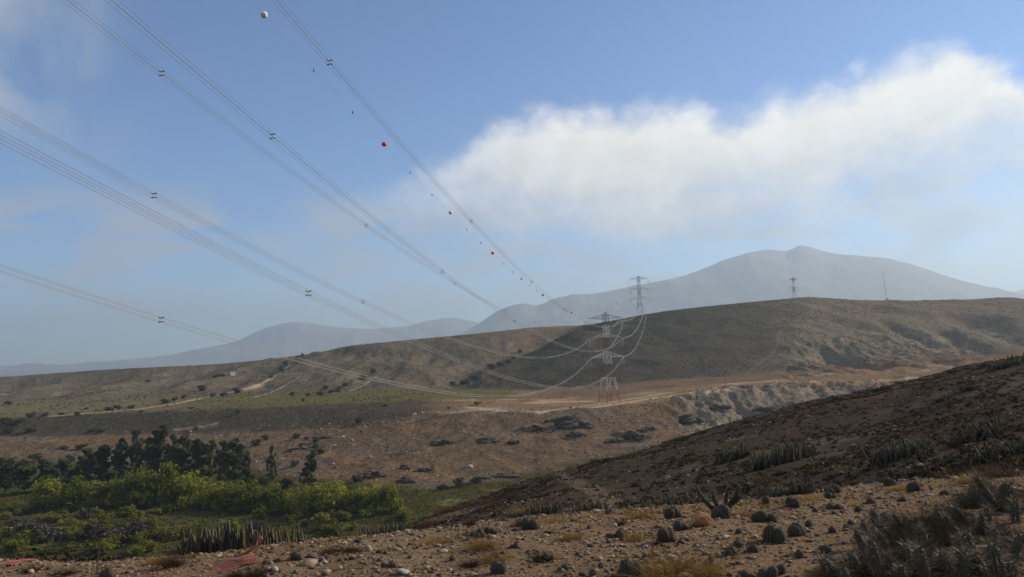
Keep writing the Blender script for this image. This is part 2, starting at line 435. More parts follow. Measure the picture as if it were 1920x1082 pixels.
ground_mat('near_ground', 14.0, 0.7, 45.0, 0.035, 0.35, (0.04, 0.028, 0.02, 1), 0.55)
ground_mat('valley_ground', 0.7, 0.7, 1.2, 0.5, 0.4)
ground_mat('hill_ground', 0.33, 0.75, 0.25, 1.6, 0.3)
ground_mat('mountain_ground', 0.005, 0.15, 0.008, 20.0, 0.15)

# ------------------------------------------------------------------ ground colour: soil, dry grass, scrub, rock, sand
def C3(r, g, b): return np.array([r, g, b])


def build_colours():
    c = np.zeros((NR, NA, 3)); alpha = np.full((NR, NA), 0.6)
    M0 = KG < 16.0; MN = KG < 5.3; MF = M0 & (KG > 4.2)
    n1 = fbm(XG, YG, 60.0, 5, 0.55, 41, m=MF); n2 = fbm(XG, YG, 18.0, 4, 0.55, 42, m=MF); n3 = fbm(XG, YG, 5.0, 4, 0.55, 43, m=M0)
    def put(col, w): c[:] = c * (1 - w[..., None]) + col * w[..., None]
    k, u = KG, UG
    kk = k + 0.16 * n2 * (k > 6.5)
    one = np.ones_like(k)
    put(C3(.195, .134, .083), one)                                        # stony terrace
    w = sstep(k + 0.5 * n3, 1.85, 2.9); put(C3(.062, .049, .037), w)     # near hill soil
    put(C3(.125, .10, .076), w * sstep(fbm(XG, YG, 9, 4, .55, 44, m=MN), .05, .4) * .7)
    put(C3(.045, .032, .024), w * sstep(fbm(XG, YG, 6, 4, .6, 45, m=MN), .2, .5) * .4)
    w = sstep(k, 4.4, 5.2); put(C3(.055, .05, .02), w)                 # valley floor greens
    put(C3(.13, .125, .05), w * sstep(n2, .05, .4) * .7)
    put(C3(.11, .085, .05), w * sstep(n1, .12, .4) * .6)
    w = sstep(kk, 6.95, 7.25); put(C3(.128, .088, .054), w)               # brown slope, dry grass
    w8 = w * (1 - sstep(kk, 8.85, 9.05))
    put(C3(.125, .099, .077), w8 * sstep(n1 + .3 * n2, .0, .3) * .8)
    put(C3(.165, .10, .054), w8 * sstep(fbm(XG, YG, 55, 3, .5, 46, m=MF), .08, .35) * .7)
    put(C3(.19, .158, .12), w8 * sstep(u, 1230, 1330) * .85)             # pale eroded cliff
    w = sstep(kk, 8.95, 9.1)
    scarp = w * (1 - sstep(u, 720, 900)); put(C3(.068, .055, .038), scarp)
    put(C3(.13, .105, .08), scarp * sstep(n3 + n2, .1, .5) * .5)
    plat = w * sstep(u, 760, 900); put(C3(.19, .125, .075), plat)
    put(C3(.36, .255, .165), plat * sstep(fbm(XG * .45, YG, 22, 4, .5, 47, m=MF), .05, .3) * .8 * (1 - sstep(kk, 9.9, 10.3)))
    w = sstep(kk, 9.95, 10.1)                                            # green terrace on the left, brown one on the right
    gr = w * (1 - sstep(u, 900, 1060)); put(C3(.11, .10, .042), gr)
    put(C3(.15, .12, .072), gr * sstep(.9 - (u - 100) / 420, 0, .6) * .8)
    put(C3(.145, .098, .063), w * sstep(u, 940, 1100))
    w = sstep(kk, 10.9, 11.15); put(C3(.118, .096, .068), w)              # hillsides
    put(C3(.18, .14, .096), w * sstep(n1 + .25 * n2, .15, .5) * .6)
    put(C3(.066, .057, .04), w * sstep(-n1 + .5 * n2, .1, .45) * .6)
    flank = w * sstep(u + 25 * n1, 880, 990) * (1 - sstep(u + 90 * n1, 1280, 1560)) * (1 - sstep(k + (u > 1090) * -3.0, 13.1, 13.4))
    put(C3(.05, .046, .037), flank * np.clip(.8 + .5 * n1 + .3 * n2, .35, 1))                                 # the flank's shade, painted as darker ground colour
    right = w * sstep(u, 1400, 1520)
    put(C3(.165, .135, .095), right * .7); put(C3(.24, .20, .15), right * sstep(n1 + n2, .1, .5) * .5 * (1 - sstep(k, 12.2, 13)))
    put(C3(.18, .125, .083), w * sstep(k, 13.4, 14.2) * sstep(u, 900, 1000) * (1 - sstep(u, 1080, 1100)) * .8)
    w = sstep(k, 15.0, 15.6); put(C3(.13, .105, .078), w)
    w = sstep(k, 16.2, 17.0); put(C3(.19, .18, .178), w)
    # bare sandy tracks
    def track(pts, width, col, amt=.9, r0=300, r1=1300):
        q = np.array([at_pixel(u_, v_, r0, r1)[:2] for u_, v_ in pts])
        d = np.full_like(XG, 1e9)
        m = (RG > r0) & (RG < r1)
        x, y = XG[m], YG[m]; dd = np.full(x.shape, 1e9)
        for a, b in zip(q[:-1], q[1:]):
            e = b - a; t = np.clip(((x - a[0]) * e[0] + (y - a[1]) * e[1]) / (e @ e + 1e-6), 0, 1)
            dd = np.minimum(dd, np.hypot(x - a[0] - t * e[0], y - a[1] - t * e[1]))
        d[m] = dd
        put(col, (1 - sstep(d, width * .6, width * 1.5)) * amt)
    S = C3(.40, .32, .22)
    track([(100, 780), (180, 774), (262, 767), (330, 757), (380, 746), (440, 734), (480, 724), (505, 712), (545, 685)], 3.0, S, .8)
    track([(478, 745), (520, 730), (552, 712), (566, 700)], 2.0, S, .6)
    track([(882, 764), (940, 770), (1010, 772), (1140, 760), (1230, 746), (1320, 734), (1370, 730)], 3.5, S, .8)
    track([(1010, 772), (1080, 763), (1160, 752), (1260, 736)], 3.0, S, .6)
    track([(655, 733), (690, 718), (705, 706)], 1.6, S, .6)
    track([(330, 806), (385, 800), (406, 795)], 1.6, S, .5)
    track([(1400, 700), (1456, 650), (1462, 620)], 1.5, S, .15)
    track([(1044, 886), (1062, 896), (1085, 908), (1125, 928), (1165, 950), (1150, 975)], .4, C3(.17, .13, .09), .6, 12, 90)
    alpha[:] = np.where(k < 2.2, .6, np.where(k < 5, .9, .8))
    alpha *= 1 - .8 * sstep(kk, 9.1, 9.3) * (1 - sstep(kk, 10.8, 11)) * sstep(u, 900, 1000)
    return np.concatenate([c, alpha[..., None]], -1)


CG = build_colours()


def tag(o, label=None, cat=None, group=None, kind=None):
    if label: o['label'] = label
    if cat: o['category'] = cat
    if group: o['group'] = group
    if kind: o['kind'] = kind
    return o


def mesh_np(name, verts, faces, mat=None, smooth=True):
    me = bpy.data.meshes.new(name)
    verts = np.asarray(verts, np.float32); faces = np.asarray(faces, np.int32)
    me.vertices.add(len(verts)); me.vertices.foreach_set('co', verts.ravel())
    nv = faces.shape[1]
    me.loops.add(faces.size); me.loops.foreach_set('vertex_index', faces.ravel())
    me.polygons.add(len(faces)); me.polygons.foreach_set('loop_start', np.arange(0, faces.size, nv, dtype=np.int32))
    me.polygons.foreach_set('loop_total', np.full(len(faces), nv, np.int32))
    me.update(calc_edges=True)
    if smooth: me.polygons.foreach_set('use_smooth', np.ones(len(faces), bool))
    if mat: me.materials.append(MATS[mat])
    return me


def link(name, data, parent=None):
    o = bpy.data.objects.new(name, data); COL.objects.link(o)
    if parent is not None: o.parent = parent
    return o


def terrain_piece(name, i0, i1, mat):
    n = i1 - i0
    v = np.stack([XG[i0:i1], YG[i0:i1], ZG[i0:i1]], -1).reshape(-1, 3)
    idx = np.arange(n * NA).reshape(n, NA)
    f = np.stack([idx[:-1, :-1], idx[:-1, 1:], idx[1:, 1:], idx[1:, :-1]], -1).reshape(-1, 4)[:, ::-1]
    me = mesh_np(name, v, f, mat)
    ca = me.color_attributes.new('Col', 'FLOAT_COLOR', 'POINT')
    ca.data.foreach_set('color', CG[i0:i1].reshape(-1, 4).astype(np.float32).ravel())
    o = link(name, me); tag(o, kind='structure')
    return o


_r1 = int(np.searchsorted(RAD, 100.0)); _r2 = int(np.searchsorted(RAD, 430.0)); _r3 = int(np.searchsorted(RAD, 7000.0))
terrain_piece('ground', 0, _r1 + 1, 'near_ground')
terrain_piece('valley_ground', _r1, _r2 + 1, 'valley_ground')
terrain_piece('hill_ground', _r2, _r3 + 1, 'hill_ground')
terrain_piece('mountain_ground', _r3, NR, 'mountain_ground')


# ------------------------------------------------------------------ haze
def build_haze():
    lo = float(ZG.min()) - 1.0; hi = float(ZG.max()) + 15.0; s = 24000.0
    v = [(x, y, z) for z in (lo, hi) for x, y in ((-s, -s), (s, -s), (s, s), (-s, s))]
    f = [(0, 3, 2, 1), (4, 5, 6, 7), (0, 1, 5, 4), (1, 2, 6, 5), (2, 3, 7, 6), (3, 0, 4, 7)]
    m = bpy.data.materials.new('haze'); m.use_nodes = True; m.node_tree.nodes.clear(); MATS['haze'] = m
    w = NT(m.node_tree); out = w.new('ShaderNodeOutputMaterial'); pv = w.new('ShaderNodeVolumePrincipled')
    pv.inputs['Color'].default_value = (0.64, 0.82, 1.0, 1)
    pv.inputs['Density'].default_value = 0.0000975
    pv.inputs['Anisotropy'].default_value = 0.3
    w.link(pv.outputs[0], out.inputs['Volume'])
    me = bpy.data.meshes.new('haze'); me.from_pydata(v, [], f); me.materials.append(m)
    o = link('haze', me); tag(o, 'pale haze in the air over valley and mountains', 'haze', kind='stuff')
    

build_haze()
# ------------------------------------------------------------------ mesh builder for bars, tubes and boxes
class MB:
    def __init__(s): s.v = []; s.f = []; s.mi = []
    def _add(s, vs, fs, mi=0):
        o = len(s.v); s.v.extend(map(tuple, vs)); s.f.extend([tuple(i + o for i in f) for f in fs]); s.mi.extend([mi] * len(fs))
    def bar(s, a, b, w, mi=0, w2=None, n=4):
        a = Vector(a); b = Vector(b); d = (b - a)
        if d.length < 1e-6: return
        d.normalize(); up = Vector((0, 0, 1)) if abs(d.z) < 0.95 else Vector((1, 0, 0))
        x = d.cross(up).normalized(); y = x.cross(d)
        w2 = w if w2 is None else w2
        vs = []
        for p, r in ((a, w / 2), (b, w2 / 2)):
            for i in range(n):
                t = 2 * math.pi * (i + 0.5) / n
                q = p + (x * math.cos(t) + y * math.sin(t)) * r * (1.414 if n == 4 else 1.0)
                vs.append(q)
        fs = [(i, (i + 1) % n, n + (i + 1) % n, n + i) for i in range(n)] + [tuple(range(n))[::-1], tuple(range(n, 2 * n))]
        s._add(vs, fs, mi)
    def tube(s, pts, rad, n=5, mi=0, cap=True):
        pts = [Vector(p) for p in pts]; k = len(pts)
        rr = rad if hasattr(rad, '__len__') else [rad] * k
        vs = []; x = None
        for i, p in enumerate(pts):
            d = (pts[min(i + 1, k - 1)] - pts[max(i - 1, 0)]).normalized()
            if x is None:
                up = Vector((0, 0, 1)) if abs(d.z) < 0.9 else Vector((1, 0, 0)); x = d.cross(up).normalized()
            else:
                x = (x - d * x.dot(d)); x = x.normalized() if x.length > 1e-6 else d.orthogonal().normalized()
            y = d.cross(x)
            for j in range(n):
                t = 2 * math.pi * j / n
                vs.append(p + (x * math.cos(t) + y * math.sin(t)) * rr[i])
        fs = [(i * n + j, i * n + (j + 1) % n, (i + 1) * n + (j + 1) % n, (i + 1) * n + j) for i in range(k - 1) for j in range(n)]
        if cap: fs += [tuple(range(n))[::-1], tuple(range((k - 1) * n, k * n))]
        s._add(vs, fs, mi)
    def box(s, c, size, mi=0):
        cx, cy, cz = c; a, b, h = (q / 2 for q in size)
        vs = [(cx + i * a, cy + j * b, cz + k * h) for k in (-1, 1) for i, j in ((-1, -1), (1, -1), (1, 1), (-1, 1))]
        s._add(vs, [(0, 3, 2, 1), (4, 5, 6, 7), (0, 1, 5, 4), (1, 2, 6, 5), (2, 3, 7, 6), (3, 0, 4, 7)], mi)
    def lathe(s, prof, n=12, c=(0, 0, 0), mi=0, axis='z'):
        vs = []; cx, cy, cz = c
        for r, h in prof:
            for j in range(n):
                t = 2 * math.pi * j / n; a, b = r * math.cos(t), r * math.sin(t)
                vs.append((cx + a, cy + b, cz + h) if axis == 'z' else (cx + a, cy + h, cz + b))
        k = len(prof)
        fs = [(i * n + j, i * n + (j + 1) % n, (i + 1) * n + (j + 1) % n, (i + 1) * n + j) for i in range(k - 1) for j in range(n)]
        s._add(vs, fs, mi)
    def mesh(s, name, mats, smooth=False):
        me = bpy.data.meshes.new(name); me.from_pydata(s.v, [], s.f)
        for m in ([mats] if isinstance(mats, str) else mats): me.materials.append(MATS[m])
        if any(s.mi): me.polygons.foreach_set('material_index', s.mi)
        if smooth: me.polygons.foreach_set('use_smooth', [True] * len(s.f))
        me.update(); return me
    def build(s, name, mats, parent=None, smooth=False): return link(name, s.mesh(name, mats, smooth), parent)


def empty(name, loc=(0, 0, 0), rz=0.0, scale=1.0):
    o = bpy.data.objects.new(name, None); COL.objects.link(o)
    o.location = loc; o.rotation_euler = (0, 0, rz); o.scale = (scale,) * 3; o.empty_display_size = 0.1
    return o


def copy_tree(o, parent=None):
    c = o.copy(); COL.objects.link(c); c.parent = parent
    for ch in list(o.children): copy_tree(ch, c)
    return c


def plain_mat(name, col, rough=0.7, metal=0.0, var=0.25, scale=8.0, spec=0.3):
    m, w, b, out = new_mat(name)
    tc = w.new('ShaderNodeTexCoord')
    n = w.noise(tc.outputs['Object'], scale, 4, 0.6)
    vm = w.new('ShaderNodeVectorMath'); vm.operation = 'SCALE'; vm.inputs[0].default_value = col
    w.link(w.lin(n, 0.25, 0.75, 1 - var, 1 + var), vm.inputs[3]); w.link(vm.outputs[0], b.inputs['Base Color'])
    b.inputs['Roughness'].default_value = rough; b.inputs['Metallic'].default_value = metal; b.inputs['Specular IOR Level'].default_value = spec
    return m


plain_mat('wire', (0.34, 0.32, 0.30), 0.4, 0.0, spec=0.5)
plain_mat('clamp_dark', (0.03, 0.028, 0.028), 0.6)
plain_mat('aluminium', (0.55, 0.55, 0.54), 0.45, 0.0)
plain_mat('insulator', (0.52, 0.53, 0.52), 0.35)
plain_mat('ball_white', (0.78, 0.77, 0.72), 0.45, 0, 0.08, 3.0)
plain_mat('ball_orange', (0.62, 0.085, 0.03), 0.45, 0, 0.12, 3.0)
plain_mat('diverter', (0.07, 0.035, 0.03), 0.5)
plain_mat('concrete', (0.42, 0.40, 0.36), 0.9)
plain_mat('mast_steel', (0.32, 0.28, 0.26), 0.6)


def band_mat():
    m, w, b, out = new_mat('banded_paint')
    tc = w.new('ShaderNodeTexCoord'); sep = w.new('ShaderNodeSeparateXYZ'); w.link(tc.outputs['Object'], sep.inputs[0])
    at = w.new('ShaderNodeAttribute'); at.attribute_type = 'OBJECT'; at.attribute_name = 'band_shift'
    h = w.math('ADD', sep.outputs[2], at.outputs['Fac'])
    k = w.math('GREATER_THAN', w.math('MODULO', h, 17.6), 8.8)
    n = w.noise(tc.outputs['Object'], 1.5, 4, 0.6)
    red = w.mix(w.lin(n, .3, .7), (0.14, 0.03, 0.025, 1), (0.09, 0.025, 0.02, 1))
    wht = w.mix(w.lin(n, .3, .7), (0.62, 0.61, 0.58, 1), (0.48, 0.47, 0.45, 1))
    w.link(w.mix(k, red, wht), b.inputs['Base Color']); b.inputs['Roughness'].default_value = 0.6


band_mat()


# ------------------------------------------------------------------ lattice pylons
def make_pylon(base, yaw, drop, label, strain=True, thick=1.0, arm=13.3):
    """square lattice tower with three pairs of arms; local z = 0 stands for the foot of a full 61 m tower, drop shortens the legs"""
    root = empty('pylon', (base[0], base[1], base[2] - drop), yaw)
    tag(root, label, 'pylon', 'lattice pylons of the power line')
    half = lambda z: np.interp(z, [0, 25.3, 33, 61], [5.3, 2.35, 1.55, 1.4])
    def pt(i, z):
        h = half(z); sx, sy = ((-1, -1), (1, -1), (1, 1), (-1, 1))[i % 4]
        return (sx * h, sy * h, z)
    z0 = drop
    def part(mb, name):
        o = mb.build(name, 'banded_paint', root); o['band_shift'] = 0.0; return o
    for i in range(4):
        mb = MB(); zs = [z0 - 0.3, 25.3, 33, 59.0]
        for a, b in zip(zs[:-1], zs[1:]): mb.bar(pt(i, a), pt(i, b), 0.21 * thick)
        part(mb, 'leg')
        f = MB(); f.box((pt(i, z0)[0], pt(i, z0)[1], z0 - 0.5), (1.6, 1.6, 1.7)); f.build('footing', 'concrete', root)
    lv = [z for z in (0, 8.8, 17.2, 25.3, 30.9, 35.0, 39.5, 44.0, 48.0, 52.0, 55.5, 59.0) if z > z0 + 3]
    lv = [z0] + lv
    for i in range(4):
        mb = MB()
        for a, b in zip(lv[:-1], lv[1:]):
            w = 0.09 * thick
            if a < 20:                                  # big panels: K bracing with a horizontal
                pa, pb, qa, qb = (Vector(pt(i, a)), Vector(pt(i, b)), Vector(pt(i + 1, a)), Vector(pt(i + 1, b)))
                m = (pb + qb) / 2
                mb.bar(pa, m, w); mb.bar(qa, m, w); mb.bar(pb, qb, w)
                mb.bar(pa.lerp(pb, .5), pa.lerp(m, .5), w * .8); mb.bar(qa.lerp(qb, .5), qa.lerp(m, .5), w * .8)
                mb.bar(pb, pa.lerp(m, .5), w * .8); mb.bar(qb, qa.lerp(m, .5), w * .8)
            else:
                mb.bar(pt(i, a), pt(i + 1, b), w); mb.bar(pt(i + 1, a), pt(i, b), w); mb.bar(pt(i, b), pt(i + 1, b), w)
        part(mb, 'bracing')
    tips = {}
    for lvl, (zt, rise) in enumerate(((57.0, 2.6), (43.7, 3.0), (30.9, 3.4))):
        for s in (-1, 1):
            mb = MB(); h = half(zt); tip = Vector((s * arm, 0, zt)); n = 5
            low = [Vector((s * h, y, zt - (0.6 if lvl == 0 else 0.0))) for y in (-h, h)]
            hi = [Vector((s * half(zt + rise), y, zt + rise)) for y in (-half(zt + rise), half(zt + rise))]
            w = 0.13 * thick
            for p in low + hi: mb.bar(p, tip, w)
            for q in range(2):
                for j in range(n):
                    t0, t1 = j / n, (j + 1) / n
                    mb.bar(low[q].lerp(tip, t0), hi[q].lerp(tip, min(t1, .97)), w * .6) if j < n - 1 else None
                    if j: mb.bar(low[q].lerp(tip, t0), hi[q].lerp(tip, t0), w * .6)
            for j in range(n - 1): mb.bar(low[0].lerp(tip, j / n), low[1].lerp(tip, (j + 1) / n), w * .6)
            part(mb, 'crossarm')
            zi = zt - (1.8 if lvl == 0 else 0.3)
            tips[('L' if s < 0 else 'R', lvl)] = (s * arm, zi)
            for off in ((-0.55, 0.55) if strain else (0.0,)):
                im = MB(); L = 5.6 if strain else 4.6
                x = s * (arm - 0.25) + off
                im.bar((x, 0, zt - 0.1), (x, 0, zt - L), 0.10)
                for d in range(12): im.lathe([(0.02, 0), (0.17, 0.05), (0.02, 0.16)], 8, (x, 0, zt - 0.6 - d * (L - 1.0) / 12))
                im.build('insulator_string', 'insulator', root)
            if strain:                                   # jumper loop under the arm
                jm = MB()
                for dx in (-0.25, 0.25):
                    jm.tube([(s * arm + dx, y, zi - L * (1 - (y / 5.2) ** 2)) for y in np.linspace(-5.2, 5.2, 11)], 0.05, 4)
                jm.build('jumper', 'wire', root)
    cap = MB()
    for i in range(4): cap.bar(pt(i, 59.0), pt(i + 1, 59.0), 0.21 * thick); cap.bar(pt(i, 59.0), (0, 0, 61.0), 0.2 * thick)
    part(cap, 'peak')
    M = Matrix.Translation(root.location) @ Matrix.Rotation(yaw, 4, 'Z')
    wt = {k: M @ Vector((x, 0, z)) for k, (x, z) in tips.items()}
    wt['SL'] = M @ Vector((-arm, 0, 57.4)); wt['SR'] = M @ Vector((arm, 0, 57.4))
    return wt


P1B = (61.97, 520.0, float(ground(61.97, 520.0)))
P1_TIPS = make_pylon(P1B, math.radians(28.0), P1B[2] + 43.9 if P1B[2] > -43.9 else 0.0, 'red and white banded lattice pylon on the bare platform below the dark hill', True, 1.0, 13.4)


def place(u, top_v, d):
    p = pix(u, top_v, d); g = float(ground(p[0], p[1])); return (p[0], p[1], g), max(61.0 - (p[2] - g), 0.0)


b2, dr2 = place(1197, 517, 1003)
P2_TIPS = make_pylon(b2, math.radians(14.0), dr2, 'lattice pylon standing on the crest of the dark hill', True, 1.15)
b3, dr3 = place(1487, 520, 1300)
P3_TIPS = make_pylon(b3, math.radians(38.0), dr3, 'faint lattice pylon rising behind the rounded hilltop', False, 1.3)
b4, dr4 = place(1663, 552, 1800)
P4_TIPS = make_pylon(b4, math.radians(40.0), dr4, 'top of a far lattice pylon beside the thin mast', False, 1.5)

# thin guyed mast
mt = pix(1655, 509, 1100); mg = float(ground(mt[0] + 3.0, mt[1]))
mroot = empty('radio_mast', (mt[0] + 3.0, mt[1], mg)); tag(mroot, 'thin radio mast on the skyline beside the farthest pylon', 'mast')
mb = MB()
Lm = mt[2] - mg
for i in range(3):
    a = i * 2.094; mb.bar((.45 * math.cos(a), .45 * math.sin(a), 0), (.45 * math.cos(a) - 3.0, .45 * math.sin(a), Lm), .09)
for j in range(20):
    z = Lm * j / 20; z2 = Lm * (j + 1) / 20
    a = j * 2.094; mb.bar((.45 * math.cos(a) - 3.0 * j / 20, .45 * math.sin(a), z), (.45 * math.cos(a + 2.094) - 3.0 * (j + 1) / 20, .45 * math.sin(a + 2.094), z2), .1)
mb.build('lattice_shaft', 'mast_steel', mroot)
mb = MB(); mb.bar((-3.0, 0, Lm), (-3.1, 0, Lm + 4), .12); mb.build('antenna', 'mast_steel', mroot)
mb = MB()
for i in range(3):
    a = i * 2.094 + .4; gx, gy = 14 * math.cos(a), 14 * math.sin(a)
    mb.bar((gx, gy, float(ground(mroot.location.x + gx, mroot.location.y + gy)) - mg), (-1.8, 0, Lm * .6), .035)
mb.build('guy_wire', 'wire', mroot)

# ------------------------------------------------------------------ conductors
SPAN01 = {('L', 0): ((-77.37, -101.65, 74.83), 28.14), ('R', 0): ((-57.65, -96.8, 73.51), 28.5), ('L', 1): ((-79.35, -101.65, 64.27), 31.38),
          ('R', 1): ((-66.89, -96.8, 69.89), 31.1), ('L', 2): ((-77.15, -101.65, 50.03), 31.97), ('R', 2): ((-61.75, -96.8, 49.42), 30.37)}


def spacer_mesh():
    mb = MB(); s = 0.25
    for x in (-.13, .13): mb.bar((x, 0, -.19), (x, 0, .19), .05, 1)
    for z in (-1, 1):
        mb.bar((-.14, 0, z * .19), (.14, 0, z * .19), .07, 0)
        for x in (-1, 1):
            mb.bar((x * .13, 0, z * .19), (x * s, 0, z * s), .085, 0); mb.bar((x * s, -.11, z * s), (x * s, .11, z * s), .1, 0)
    return mb.mesh('spacer', ['clamp_dark', 'aluminium'])


SPACER = spacer_mesh()


def catenary(A, B, S, n):
    A = Vector(A); B = Vector(B)
    return [A.lerp(B, t) - Vector((0, 0, 4 * S * t * (1 - t))) for t in np.linspace(0, 1, n)]


def bundle(A, B, S, label, group, rad, spacers=(), n=160, half=0.25, dead_end=0.0):
    root = empty('conductor_bundle', A); tag(root, label, 'power line', group)
    A = Vector(A); B = Vector(B); h = (B - A); h.z = 0; h.normalize(); side = Vector((h.y, -h.x, 0))
    pts = catenary(A, B, S, n)
    for sx in (-1, 1):
        for sz in (-1, 1):
            mb = MB(); mb.tube([p + side * (sx * half) + Vector((0, 0, sz * half)) - A for p in pts], rad, 4)
            mb.build('conductor', 'wire', root)
    yaw = math.atan2(h.y, h.x) - math.pi / 2
    for t in spacers:
        p = A.lerp(B, t) - Vector((0, 0, 4 * S * t * (1 - t)))
        o = link('spacer', SPACER, root); o.location = p - A; o.rotation_euler = (0, 0, yaw)
    return root


NMS = {('L', 0): 'top conductor bundle on the valley side, ending at the pylon\'s upper left arm', ('R', 0): 'uppermost conductor bundle, running close beside the marker balls',
       ('L', 1): 'conductor bundle ending at the banded pylon\'s middle left arm', ('R', 1): 'conductor bundle ending at the banded pylon\'s middle right arm',
       ('L', 2): 'lowest conductor bundle, sagging across the green terrace to the lower left arm', ('R', 2): 'conductor bundle ending at the banded pylon\'s lower right arm'}
for k, (A, S) in SPAN01.items():
    E_ = P1_TIPS[k]
    L = (Vector(A) - E_).length
    base = {('L', 0): .304, ('R', 0): .291, ('L', 1): .305, ('R', 1): .291, ('L', 2): .303, ('R', 2): .291}[k]
    bundle(A, E_, S, NMS[k], 'conductor bundles from the near span', 0.020, [base + i * 0.0935 for i in range(-2, 8) if base + i * 0.0935 < .98])
ARM = {0: 'top', 1: 'middle', 2: 'lower'}; SID = {'L': 'left', 'R': 'right'}
for k in SPAN01:
    bundle(P1_TIPS[k], P2_TIPS[k], 15.0 + 1.0 * k[1], 'conductor bundle climbing the dark hill from the banded pylon\'s %s %s arm' % (ARM[k[1]], SID[k[0]]), 'conductor bundles climbing the hill',
           0.03, [.12, .24, .36, .48, .6, .72, .84], 60)


def line(A, B, S, name, label, group, rad, n=50):
    A = Vector(A); mb = MB(); mb.tube([p - A for p in catenary(A, B, S, n)], rad, 4)
    o = mb.build(name, 'wire'); o.location = A; tag(o, label, 'power line', group); return o


for k in SPAN01:
    line(P2_TIPS[k], P3_TIPS[k], 9.0, 'conductor', 'far conductor from the hill crest pylon\'s %s %s arm' % (ARM[k[1]], SID[k[0]]), 'conductors beyond the crest', 0.06)
    line(P3_TIPS[k], P4_TIPS[k], 14.0, 'conductor', 'farthest conductor from the faint pylon\'s %s %s arm' % (ARM[k[1]], SID[k[0]]), 'farthest conductors', 0.05)

# shield wires with marker balls and bird diverters
SA, SS = Vector((-78.82, -101.65, 96.7)), 21.43
SE = Vector(P1_TIPS['SL'])
line(SA, SE, SS, 'shield_wire', 'thin shield wire carrying the white and orange marker balls', 'shield wires', 0.013, 120)
line(SA + Vector((24, 4, 0)), P1_TIPS['SR'], SS, 'shield_wire', 'thin bare shield wire ending at the pylon\'s upper right tip', 'shield wires', 0.006, 120)
line(P1_TIPS['SL'], P2_TIPS['SL'], 12.0, 'shield_wire', 'shield wire climbing to the hill crest pylon, left tip', 'shield wires', 0.012)
line(P1_TIPS['SR'], P2_TIPS['SR'], 12.0, 'shield_wire', 'shield wire climbing to the hill crest pylon, right tip', 'shield wires', 0.012)


def half_ball():
    mb = MB(); prof = [(0.5 * math.cos(t), 0.5 * math.sin(t)) for t in np.linspace(0.0, math.pi / 2 - .001, 8)]
    mb.lathe([(0.53, 0.0), (0.53, 0.03), (0.5, 0.035)] + prof[1:], 20)
    return mb
HB = {c: half_ball().mesh('half_shell', 'ball_' + c, True) for c in ('white', 'orange')}
cb = MB(); cb.bar((0, -.62, 0), (0, .62, 0), .09, 0, None, 6)
for s in (-1, 1):
    for c in (-1, 1): cb.bar((c * .3, s * .36, .02), (c * .3, s * .36, .1), .07)
CLAMP = cb.mesh('clamp', 'clamp_dark')
dv = MB(); dv.box((0, 0, -.38), (.05, .26, .44)); dv.bar((0, -.12, -.13), (0, .12, -.13), .05); dv.bar((0, 0, -.13), (0, 0, .04), .05)
DIV = dv.mesh('flight_diverter', 'diverter')
ORD = ['first', 'second', 'third', 'fourth', 'fifth', 'sixth', 'seventh', 'eighth', 'ninth', 'tenth', 'eleventh', 'twelfth', 'thirteenth', 'fourteenth', 'fifteenth', 'sixteenth',
       'seventeenth', 'eighteenth', 'nineteenth', 'twentieth']


def nth(i):
    if i < 20: return ORD[i]
    tens = ['twenty', 'thirty', 'forty', 'fifty', 'sixty', 'seventy', 'eighty', 'ninety']; t, r = divmod(i + 1, 10)
    if t >= 10: return 'hundred and ' + nth(i - 100)
    return (tens[t - 2] + '-' + ORD[r - 1]) if r else {2: 'twentieth', 3: 'thirtieth', 4: 'fortieth', 5: 'fiftieth', 6: 'sixtieth', 7: 'seventieth', 8: 'eightieth', 9: 'ninetieth'}[t]


def ball(p, colour, yaw, label):
    r = empty('marker_ball', p, yaw); tag(r, label, 'marker ball', 'marker balls on the shield wire')
    a = link('half_shell', HB[colour], r); b = link('half_shell', HB[colour], r); b.rotation_euler = (math.pi, 0, 0)
    link('clamp', CLAMP, r)


h = SE - SA; SL = h.length; yw = math.atan2(h.y, h.x) - math.pi / 2
nb = {'white': 0, 'orange': 0}; nd = 0
sp_ = lambda s: SA.lerp(SE, s / SL) - Vector((0, 0, 4 * SS * (s / SL) * (1 - s / SL)))
for i in range(9):
    s = 217.7 + 47.2 * i; c = ('white', 'orange')[i % 2]
    lab = '%s round marker ball, %s %s one down the shield wire' % (c, nth(nb[c]), c); nb[c] += 1
    ball(sp_(s), c, yw, lab if i else 'largest white round marker ball, high in the blue sky')
    for j in (1, 2):
        q = s + 47.2 * j / 3
        if q < SL - 4 and i < 8:
            o = link('flight_diverter', DIV); o.location = sp_(q); o.rotation_euler = (0, 0, yw + .6 + .3 * j)
            tag(o, 'small dark bird diverter tag, %s one down the shield wire' % nth(nd), 'bird diverter', 'bird diverters on the shield wire'); nd += 1
A2, B2 = Vector(P1_TIPS['SL']), Vector(P2_TIPS['SL'])
for i, t in enumerate((.3, .42, .54, .66, .78)):
    c = ('orange', 'white')[i % 2]
    ball(A2.lerp(B2, t) - Vector((0, 0, 48 * t * (1 - t))), c, .2, '%s marker ball against the dark hill, %s one up from the banded pylon' % (c, nth(i)))
